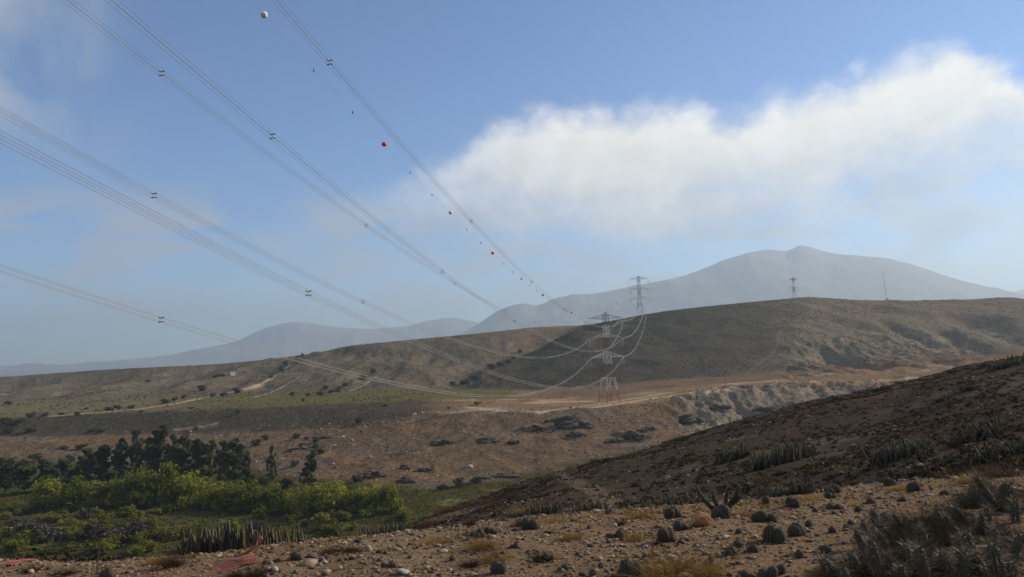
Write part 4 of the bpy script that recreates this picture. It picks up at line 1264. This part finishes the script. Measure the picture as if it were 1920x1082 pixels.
COL_PROF = [(.04, -.12), (.05, 0), (.055, .2), (.056, .5), (.055, .8), (.05, .9), (.038, .96), (.02, .99), (.002, 1.0)]
rb = random.Random(21)
COLS = [rib_mesh('stem', COL_PROF, 9, .13, 'column_cactus', (rb.uniform(-.12, .12), rb.uniform(-.12, .12))) for i in range(6)]
DOME_PROF = [(.36, -.15), (.44, .05), (.5, .3), (.5, .5), (.44, .72), (.32, .88), (.16, .96), (.01, .97)]
DOMES = [rib_mesh('head', DOME_PROF, 14, .09, 'globe_cactus', twist=i * .15) for i in range(3)]


def spine_mesh(name, mat, prof, ribs, per, length, width, seed, bend=(0, 0), tip=0):
    r = np.random.default_rng(seed); V = []; F = []
    hs = np.array([p[1] for p in prof]); rs = np.array([p[0] for p in prof])
    for i in range(ribs):
        for h in np.linspace(max(hs[0], 0) + .04, hs[-1] - .02, per):
            t = 2 * math.pi * (i * 2 + 1) / (ribs * 2); rad = np.interp(h, hs, rs) * 1.1
            p = np.array([rad * math.cos(t) + bend[0] * h * h, rad * math.sin(t) + bend[1] * h * h, h])
            for s in range(3 if h < hs[-1] * .93 else 3 + tip):
                d = np.array([math.cos(t), math.sin(t), .25 + 1.2 * (h > hs[-1] * .9)]) + r.normal(size=3) * .65; d /= np.linalg.norm(d)
                side = np.cross(d, r.normal(size=3)); side /= np.linalg.norm(side) + 1e-9
                L = length * r.uniform(.5, 1.3); o = len(V)
                V += [p - side * width, p + side * width, p + d * L]; F.append((o, o + 1, o + 2))
    return mesh_np(name, V, F, mat, False)


DOME_SP = [spine_mesh('spines', 'dark_spine', DOME_PROF, 14, 7, .2, .012, 31 + i) for i in range(3)]


# ------------------------------------------------------------------ dry shrubs and grass tufts
def make_tuft(seed, mat, n, spread, curl, width, name='blades', branch=False):
    r = np.random.default_rng(seed); V = []; F = []
    for i in range(n):
        a = r.uniform(0, 6.28); q = r.uniform(0, 1) ** .6 * .3; b = np.array([q * math.cos(a), q * math.sin(a), 0.0])
        d = np.array([math.cos(a) * spread * q * 3, math.sin(a) * spread * q * 3, 1.0]) + r.normal(size=3) * .35; d[2] = abs(d[2]); d /= np.linalg.norm(d)
        L = r.uniform(.45, 1.0); w = width * r.uniform(.6, 1.3); s = np.cross(d, r.normal(size=3)); s /= np.linalg.norm(s) + 1e-9
        p = b.copy(); o = len(V)
        for j in range(4):
            ww = w * (1 - j / 3.6); V += [p - s * ww, p + s * ww]
            d = d + r.normal(size=3) * curl; d[2] -= .06 * (not branch); d /= np.linalg.norm(d); p = p + d * L / 3
        for j in range(3): F.append((o + 2 * j, o + 2 * j + 1, o + 2 * j + 3, o + 2 * j + 2))
    V = np.array(V); V[:, 2] = np.maximum(V[:, 2], -.05)
    return mesh_np(name, V, F, mat, False)


TUFT = {'gold': [make_tuft(600 + i, 'dry_gold', 520, 1.3, .3, .006) for i in range(2)], 'rust': [make_tuft(610 + i, 'dry_rust', 520, 1.4, .35, .007) for i in range(2)],
        'brown': [make_tuft(620 + i, 'dry_dark', 420, 1.4, .35, .008) for i in range(2)], 'grey': [make_tuft(630 + i, 'grey_twig', 420, 1.3, .4, .008, branch=True) for i in range(2)]}


def column_cluster(u, v, wpx, hpx, n, label, dmin=6, dmax=90, depth=.6, lean=.5, group='clusters of columnar cactus', slope=0.0, thick=1.0):
    p = at_pixel(u, v, dmin, dmax); k = p[1] / FPX; root = empty('columnar_cactus', p); tag(root, label, 'cactus', group)
    H = hpx * k; W = wpx * k
    for i in range(int(n * 1.6)):
        a = rb.uniform(0, 6.28); q = math.sqrt(rb.random()) * .5
        dx, dy = q * W * math.cos(a), q * W * depth * math.sin(a) + slope * q * W * math.cos(a)
        x, y = p[0] + dx, p[1] + dy; z = float(ground(x, y))
        o = link('stem', COLS[i % 6], root); o.location = (dx, dy, z - p[2] - .03)
        h = H * rb.uniform(.3, 1.2) * (1 - .5 * q); t = H * rb.uniform(.6, .85) * thick
        o.scale = (t, t, h); o.rotation_euler = (rb.gauss(0, lean * .6) - dy / (W + .01) * lean, rb.gauss(0, lean * .6) + dx / (W + .01) * lean * 1.5, rb.uniform(0, 6.28))
    for i in range(3):                                   # dry growth tangled round the stems
        dx = rb.uniform(-.4, .4) * W; x = p[0] + dx; y = p[1] + slope * dx
        o = link('dry_growth', TUFT[('brown', 'grey', 'brown')[i]][i % 2], root); o.location = (dx, y - p[1], float(ground(x, y)) - p[2]); o.scale = (W * .45, W * .3, H * .5)
    return root


column_cluster(458, 1046, 235, 66, 95, 'wide stand of tall grey columnar cacti beyond the orange netting', 12, 60, .25, .12, thick=.75)
column_cluster(255, 1050, 70, 16, 22, 'low row of short grey cacti at the terrace brink, far left', 12, 60, .3, .2)
column_cluster(1470, 868, 150, 40, 60, 'long dark bank of columnar cacti slanting across the near hill', 20, 80, .3, .2, slope=.45)
column_cluster(1688, 858, 108, 40, 50, 'dense dark columnar cactus clump in the middle of the near hill', 18, 80, .5)
column_cluster(1835, 824, 105, 36, 46, 'dark columnar cactus clump high on the near hill', 18, 80, .5)
column_cluster(1848, 866, 76, 34, 34, 'columnar cactus clump below the high clump on the near hill', 14, 80, .5)
column_cluster(1913, 850, 46, 34, 20, 'columnar cactus clump cut by the picture\'s right edge', 12, 80, .5)
column_cluster(1784, 868, 34, 20, 14, 'small sparse cactus clump between two larger clumps on the near hill', 14, 80, .5)
column_cluster(1375, 862, 84, 30, 34, 'dark columnar cactus clump left of the long slanting bank', 20, 80, .45)
column_cluster(1484, 938, 140, 30, 46, 'straight row of upright grey cacti at the foot of the near hill', 12, 60, .15, .15)
column_cluster(1012, 966, 84, 26, 40, 'grey-green columnar cactus patch left of the footpath', 15, 70, .4)
column_cluster(1112, 972, 96, 34, 46, 'grey-green columnar cactus patch right of the footpath', 15, 70, .4)
column_cluster(1275, 962, 150, 34, 50, 'spreading columnar cacti behind the orange boulder', 14, 60, .3, .4)
column_cluster(1272, 826, 34, 14, 12, 'small cactus tuft on the brow below the pale cliff', 25, 90)
column_cluster(1885, 690, 80, 22, 30, 'cactus clump silhouetted on the near hill\'s brow', 30, 100, .4)
column_cluster(1640, 735, 60, 12, 14, 'sparse low cacti along the brow of the near hill', 30, 100, .3)
column_cluster(735, 1000, 110, 24, 46, 'dark row of cacti down the left edge of the near hill', 20, 90, .3, .2, slope=.7)
column_cluster(690, 1012, 70, 18, 26, 'lowest cactus patch where the near hill meets the valley', 20, 90, .3, .2)
column_cluster(800, 1020, 60, 14, 16, 'low scattered cactus patch just past the terrace brink', 14, 90, .4)
column_cluster(850, 1000, 70, 20, 18, 'thin grey cactus patch on the lower near hill', 16, 90, .4)
column_cluster(1790, 740, 110, 14, 26, 'flat dark cactus mat under the brow of the near hill', 30, 100, .5)


# curved thick arms beside the boulder
def arm_cluster():
    p = at_pixel(1352, 968, 8, 40); k = p[1] / FPX; root = empty('candelabra_cactus', p); tag(root, 'cactus with thick curved upswept arms just behind the boulder', 'cactus')
    for (x0, x1, x2, h, r) in [(2, 30, 36, 50, 4), (0, 12, 14, 36, 3.6), (-2, -10, -14, 40, 3.6), (-4, -32, -42, 48, 3.8), (4, 22, 40, 30, 3.4), (-6, -22, -26, 24, 3.2)]:
        mb = MB(); pts = [(x0 * k, 0, -.04)] + [((x0 * (1 - t) ** 2 + 2 * x1 * t * (1 - t) + x2 * t * t) * k, rb.uniform(-.02, .02), h * k * t ** 1.25) for t in np.linspace(.12, 1, 9)]
        mb.tube(pts, [r * k * q for q in (1, 1, 1, 1, 1, 1, 1, .95, .8, .35)], 10); mb.build('arm', 'column_cactus', root, True)


arm_cluster()

GL = [(996, 992, 34, 5), (914, 1000, 22, 4), (964, 1027, 14, 2), (928, 1044, 16, 3), (936, 1074, 26, 3), (1168, 1007, 22, 2), (1253, 1014, 40, 5), (1277, 994, 26, 2), (1105, 991, 9, 1), (1263, 972, 36, 5), (1352, 972, 38, 6), (1383, 1001, 14, 1),
      (1389, 1026, 20, 2), (1372, 1042, 26, 4), (1182, 1082, 50, 6), (1112, 1082, 20, 1), (1215, 1048, 20, 3), (1436, 979, 40, 4), (1565, 925, 36, 4), (1560, 935, 24, 2), (1528, 961, 13, 1), (1565, 955, 24, 2), (1612, 960, 18, 2), (1637, 944, 18, 2),
      (1654, 978, 28, 4), (1565, 965, 9, 1), (1712, 922, 24, 3), (1453, 1017, 34, 3), (1498, 1004, 32, 3), (1518, 989, 13, 1), (1562, 999, 16, 1), (1551, 1037, 22, 1), (1411, 1035, 22, 2), (1406, 1084, 24, 2), (1436, 1084, 32, 4), (1458, 1075, 22, 2),
      (1556, 1068, 30, 3), (1436, 945, 13, 1), (1484, 951, 24, 3), (1670, 911, 18, 2), (196, 1066, 14, 2), (200, 1083, 24, 3), (559, 1050, 22, 3), (577, 1046, 12, 2), (615, 1047, 8, 1), (520, 1054, 14, 2), (897, 1008, 26, 4), (927, 1002, 20, 3), (768, 1046, 10, 1),
      (738, 1064, 16, 2), (780, 1030, 10, 2), (1345, 1012, 9, 1), (1600, 985, 11, 1), (1690, 940, 16, 2), (1330, 1060, 20, 2), (1060, 1068, 12, 1), (1630, 1000, 22, 3), (1500, 1046, 12, 1), (640, 1052, 9, 1), (850, 1050, 11, 1), (1770, 930, 18, 2), (1885, 925, 30, 4), (1850, 945, 24, 3)]
for i, (u, v, w_, n) in enumerate(sorted(GL)):
    p = at_pixel(u, v, 3.5, 40); k = p[1] / FPX; root = empty('globe_cactus', p)
    tag(root, '%s globe cactus on the terrace, %s from the left' % ('dark single-headed' if n == 1 else 'dark %s-headed' % ('two', 'three', 'four', 'five', 'six')[n - 2], nth(i)), 'cactus', 'globe cacti on the terrace')
    W = w_ * k * 1.05; hw = W * (1.0 if n == 1 else (.62 if n < 4 else .5))
    for j in range(n):
        q = 0 if n == 1 else (j / (n - 1) - .5) * (W - hw); dy = 0 if n == 1 else rb.uniform(-.3, .3) * hw
        x, y = p[0] + q, p[1] + dy; z = float(ground(x, y)); h = link('head', DOMES[j % 3], root)
        s = hw * rb.uniform(.6, 1.2); h.location = (q, dy, z - p[2] - .01); h.scale = (s, s, s * rb.uniform(.95, 1.35)); h.rotation_euler = (rb.gauss(0, .25), rb.gauss(0, .3), rb.uniform(0, 6))
        link('spines', DOME_SP[j % 3], h)


# large spiny stems bottom right
BEND = [(.05, .03), (-.1, .05), (.14, -.05), (0, .1)]
BIG_PROF = [(.09, -.1), (.11, .0), (.125, .25), (.13, .55), (.125, .8), (.115, .9), (.085, .97), (.04, 1.0), (.002, 1.005)]
BIGS = [rib_mesh('stem', BIG_PROF, 11, .12, 'column_cactus', b) for b in BEND]
BIG_SP = [spine_mesh('spines', 'spine', BIG_PROF, 11, 11, .32, .008, 51 + i, BEND[i], 5) for i in range(4)]
BIG_TIP = []
for b in BEND:
    mb = MB(); mb.lathe([(.075, .975), (.06, 1.02), (.02, 1.03), (.001, 1.03)], 10, (b[0], b[1], 0)); BIG_TIP.append(mb.mesh('woolly_tip', 'fruit_tip', True))
BIG = [('front', [(1634, 1012, 1655, 1092, 15), (1601, 1042, 1620, 1080, 16), (1558, 1045, 1560, 1082, 20), (1668, 1040, 1672, 1090, 13), (1590, 1066, 1592, 1096, 16)], 'spiny columnar cactus at the terrace\'s lower edge beside the last globe cacti'),
       ('mid', [(1608, 992, 1622, 1030, 12), (1623, 980, 1634, 1018, 11), (1643, 975, 1672, 1010, 12), (1648, 1000, 1672, 1032, 11), (1676, 961, 1706, 1000, 8), (1640, 960, 1652, 990, 14)], 'group of thin leaning spiny stems behind the front cactus'),
       ('centre', [(1718, 1023, 1742, 1096, 18), (1701, 1023, 1704, 1062, 16), (1760, 1034, 1764, 1078, 15), (1732, 992, 1742, 1034, 13), (1785, 1050, 1790, 1090, 14), (1690, 1056, 1695, 1090, 14)], 'woolly-tipped spiny cactus group in the lower right thicket'),
       ('right', [(1826, 1000, 1827, 1056, 17), (1809, 1037, 1814, 1090, 17), (1845, 1040, 1850, 1085, 15), (1800, 1010, 1806, 1050, 12)], 'upright spiny cactus pair with a pale tufted crown'),
       ('edge', [(1874, 1024, 1873, 1100, 23), (1900, 1050, 1902, 1096, 16), (1905, 1000, 1902, 1050, 16), (1862, 990, 1868, 1030, 13)], 'thickest spiny cactus near the lower right corner'),
       ('back', [(1833, 894, 1876, 958, 12), (1890, 905, 1886, 945, 20), (1800, 950, 1812, 985, 11), (1770, 965, 1782, 1000, 11), (1850, 950, 1850, 990, 13), (1905, 940, 1906, 980, 14), (1840, 965, 1838, 1005, 12)], 'long leaning cactus stems at the back of the right thicket')]
for nm, stems, lab in BIG:
    root = None
    for i, (tu, tv, bu, bv, w_) in enumerate(stems):
        b = at_pixel(bu, min(bv, 1100), 3.0, 25); k = b[1] / FPX; b[2] -= .02
        if root is None: root = empty('spiny_cactus', b); tag(root, lab, 'cactus', 'spiny cacti in the corner thicket'); R0 = b.copy()
        dx = (tu - bu) * k; H = max((bv - tv) * k * 1.04, .1); d = Vector((dx, rb.uniform(-.06, .06), H)); L = d.length
        o = link('stem', BIGS[i % 4], root); o.location = b - R0; r = w_ * k / .26
        o.scale = (r, r, L); o.rotation_euler = d.to_track_quat('Z', 'Y').to_euler()
        sp = link('spines', BIG_SP[i % 4], o); tp = link('woolly_tip', BIG_TIP[i % 4], o)


DS = [(1255, 1084, 150, 46, 'gold'), (1330, 1078, 70, 34, 'gold'), (1070, 1012, 50, 16, 'gold'), (1190, 1014, 46, 18, 'gold'), (905, 1028, 66, 20, 'gold'), (925, 1054, 60, 20, 'gold'), (880, 1062, 40, 16, 'brown'), (1200, 972, 56, 14, 'gold'), (1880, 896, 100, 30, 'rust'),
      (1820, 905, 60, 18, 'gold'), (1600, 908, 34, 10, 'rust'), (320, 1062, 64, 34, 'rust'), (290, 1058, 40, 16, 'gold'), (480, 1082, 46, 28, 'brown'), (440, 1084, 40, 20, 'brown'), (980, 962, 50, 14, 'gold'), (960, 936, 28, 16, 'rust'), (925, 950, 36, 14, 'rust'), (1116, 860, 26, 11, 'rust'),
      (1192, 912, 22, 13, 'brown'), (1030, 900, 24, 10, 'brown'), (1160, 985, 24, 14, 'brown'), (1040, 980, 50, 16, 'gold'), (1400, 968, 50, 14, 'gold'), (1017, 1052, 44, 26, 'brown'), (1520, 938, 40, 10, 'gold'), (1140, 965, 14, 12, 'grey'), (980, 985, 40, 22, 'grey'), (1540, 1078, 50, 20, 'gold'),
      (820, 1020, 60, 14, 'gold'), (620, 1036, 46, 12, 'rust'), (660, 1034, 40, 12, 'brown'), (1095, 958, 30, 12, 'rust'), (840, 960, 44, 12, 'rust'), (810, 985, 50, 12, 'rust'), (880, 985, 30, 12, 'brown'), (1640, 1075, 60, 30, 'brown'), (1720, 1060, 70, 40, 'rust'), (1780, 1020, 70, 40, 'brown'),
      (1860, 1010, 70, 40, 'brown'), (1900, 960, 70, 44, 'brown'), (1700, 1000, 70, 36, 'brown'), (1830, 1075, 60, 34, 'brown'), (1850, 930, 60, 40, 'brown'), (1770, 985, 60, 34, 'brown'), (1690, 920, 40, 14, 'gold'), (60, 1072, 40, 14, 'brown'), (120, 1078, 50, 16, 'brown'), (1500, 880, 40, 9, 'rust'), (1440, 905, 40, 9, 'rust')]
tr_ = random.Random(17)
for i in range(26):
    u = 900 + i * 39 + tr_.uniform(-14, 14); DS.append((u, float(np.interp(u, [800, 960, 1040, 1130, 1250, 1400, 1600, 1800, 1920], [966, 916, 890, 862, 829, 789, 735, 691, 672])) + tr_.uniform(2, 9), tr_.uniform(12, 34), tr_.uniform(4, 9), tr_.choice(['brown', 'brown', 'grey'])))
for i in range(34):
    u = tr_.uniform(1610, 1925); v = tr_.uniform(max(930, 1075 - (u - 1600) * .9), 1095)
    DS.append((u, v, tr_.uniform(40, 80), tr_.uniform(26, 50), tr_.choice(['brown', 'brown', 'brown', 'grey'])))
cnt = {}
for i, (u, v, w_, h_, c) in enumerate(sorted(DS)):
    p = at_pixel(u, min(v, 1098), 3.5, 90); k = p[1] / FPX; o = link('dry_shrub', TUFT[c][i % 2]); o.location = p; o.rotation_euler = (0, 0, rb.uniform(0, 6.28))
    o.scale = (w_ * k * .95, w_ * k * .8, h_ * k * 1.15); kk_ = cnt.get(c, 0); cnt[c] = kk_ + 1
    word = {'gold': 'golden dry grass tuft', 'rust': 'rust-brown dry shrub', 'brown': 'dark brown dry shrub', 'grey': 'leafless grey dry shrub'}[c]
    tag(o, '%s on the near slope, %s such tuft from the left' % (word, nth(kk_)), 'dry shrub', 'dry shrubs and tufts on the near slope')
TWIG = [branches_mesh('twigs', [q for s in range(5) for q in twig_tree(np.random.default_rng(700 + s + 9 * t), .42, 3, .38, .006, 4, .9, .2)], 'grey_twig', 3) for t in range(2)]
for i, (u, v, w_, h_, lab) in enumerate([(1765, 985, 90, 98, 'tall leafless twiggy shrub standing in the corner thicket'), (1730, 960, 60, 60, 'lower leafless shrub left of the tall twiggy one'), (1870, 990, 80, 90, 'leafless shrub by the right picture edge in the thicket')]):
    p = at_pixel(u, v, 3.5, 30); k = p[1] / FPX; o = link('twiggy_shrub', TWIG[i % 2]); o.location = p; o.scale = (w_ * k * 1.1, w_ * k * 1.1, h_ * k * 1.0); tag(o, lab, 'shrub', 'leafless shrubs in the corner thicket')


# ------------------------------------------------------------------ orange safety netting and a stake
plain_mat('netting', (.24, .07, .05), .6, 0, .3, 12)
plain_mat('stake_wood', (.07, .05, .04), .9)


def netting():
    root = empty('safety_netting', at_pixel(340, 1070, 4, 20)); tag(root, 'collapsed orange-red plastic safety netting on the ground, bottom left', 'netting'); R0 = np.array(root.location)
    r = np.random.default_rng(5)
    A = np.array([at_pixel(u, v, 4, 20)[:2] for u, v in [(225, 1090), (280, 1078), (345, 1070), (412, 1060), (474, 1049)]])
    B = np.array([at_pixel(u, v, 4, 20)[:2] for u, v in [(380, 1094), (400, 1082), (420, 1073), (450, 1064), (486, 1056)]])
    nu, nv = 78, 34
    t = np.linspace(0, 1, nu); s = np.linspace(0, 1, nv); kn = np.linspace(0, 1, 5)
    a = np.stack([np.interp(t, kn, A[:, i]) for i in range(2)], 1); b = np.stack([np.interp(t, kn, B[:, i]) for i in range(2)], 1)
    P = a[:, None] * (1 - s)[None, :, None] + b[:, None] * s[None, :, None]
    P = P + .03 * np.stack([fbm(P[..., 0], P[..., 1], .3, 3, .5, 81), fbm(P[..., 0], P[..., 1], .3, 3, .5, 82)], -1)
    z = ground(P[..., 0], P[..., 1]) - .004 + .07 * fbm(P[..., 0], P[..., 1], .4, 4, .55, 83)
    Q = np.concatenate([P, z[..., None]], -1) - R0
    mb = MB()
    def strip(pts, w):
        pts = np.asarray(pts); d = np.gradient(pts, axis=0); n = np.stack([-d[:, 1], d[:, 0], 0 * d[:, 0]], 1); n /= np.linalg.norm(n, axis=1)[:, None] + 1e-9
        o = len(mb.v); q = np.concatenate([pts - n * w, pts + n * w]); mb.v.extend(map(tuple, q)); L = len(pts)
        fs = [(o + i, o + i + 1, o + L + i + 1, o + L + i) for i in range(L - 1)]; mb.f.extend(fs); mb.mi.extend([0] * len(fs))
    for i in range(nu): strip(Q[i], .0022)
    for j in range(nv): strip(Q[:, j] + np.array([0, 0, .003]), .0022)
    mb.build('net_sheet', 'netting', root)
    # twisted tail pulled up against the cactus stand
    mb = MB(); base = at_pixel(470, 1048, 4, 20); k = base[1] / FPX
    pts = [np.array(base) + np.array([dx * k, 0.01 * i, dz * k + .02]) - R0 for i, (dx, dz) in enumerate([(-30, 0), (-12, 4), (0, 10), (8, 18), (10, 26), (14, 33), (17, 28), (15, 22)])]
    for off in (-.02, 0, .02): strip([p + np.array([off, off, 0]) for p in pts], .006)
    mb.tube(pts, [.006, .01, .011, .009, .010, .012, .008, .004], 5)
    mb.build('net_tail', 'netting', root)
    p = at_pixel(12, 1064, 4, 20); o = MB()
    mb = o; kk2 = p[1] / FPX
    for i in range(10): strip(np.array([[p[0] + x * kk2, p[1] + i * .04, float(ground(p[0] + x * kk2, p[1] + i * .04)) + .03 + .01 * math.sin(x * .9 + i)] - R0 for x in np.linspace(-18, 12, 14)]), .004)
    mb.build('net_scrap', 'netting', root)


netting()
p = at_pixel(182, 1077, 4, 20); mb = MB(); k = p[1] / FPX
mb.tube([(0, 0, -.05), (.5 * k, 0, 20 * k), (3 * k, 0, 40 * k), (6 * k, 0, 60 * k)], [.007, .006, .005, .003], 6); mb.tube([(1.5 * k, 0, 30 * k), (5 * k, .01, 38 * k)], [.003, .002], 5)
o = mb.build('stake', 'stake_wood'); o.location = p; tag(o, 'thin dark stake upright in the ground at the far left', 'stake')
# fence posts at the foot of the brown slope
for i in range(9):
    p = at_pixel(648 + 7.5 * i, 907 + .9 * i, 250, 420); mb = MB(); mb.bar((0, 0, -.3), (.04, 0, 1.7), .16, 0, .12, 6)
    o = mb.build('fence_post', 'stake_wood'); o.location = p; tag(o, 'weathered fence post at the foot of the brown slope, %s from the left' % nth(i), 'fence post', 'fence posts by the valley edge')
# far small dwellings on the left hillside
plain_mat('white_paint', (.75, .74, .7), .7)
for i, (u, v, lab) in enumerate([(436, 704, 'tiny white hut on the far left hillside below the skyline')]):
    p = at_pixel(u, v, 300, 1300); h = empty('hut', p, .5); tag(h, lab, 'hut')
    mb = MB(); mb.box((0, 0, 1.1), (5, 3.5, 2.8)); mb.build('wall', 'white_paint', h)
    mb = MB(); mb._add([(-2.8, -2, 2.5), (2.8, -2, 2.5), (2.8, 2, 2.5), (-2.8, 2, 2.5), (-2.8, 0, 3.4), (2.8, 0, 3.4)], [(0, 1, 5, 4), (2, 3, 4, 5), (0, 4, 3), (1, 2, 5), (3, 2, 1, 0)]); mb.build('roof', 'concrete', h)
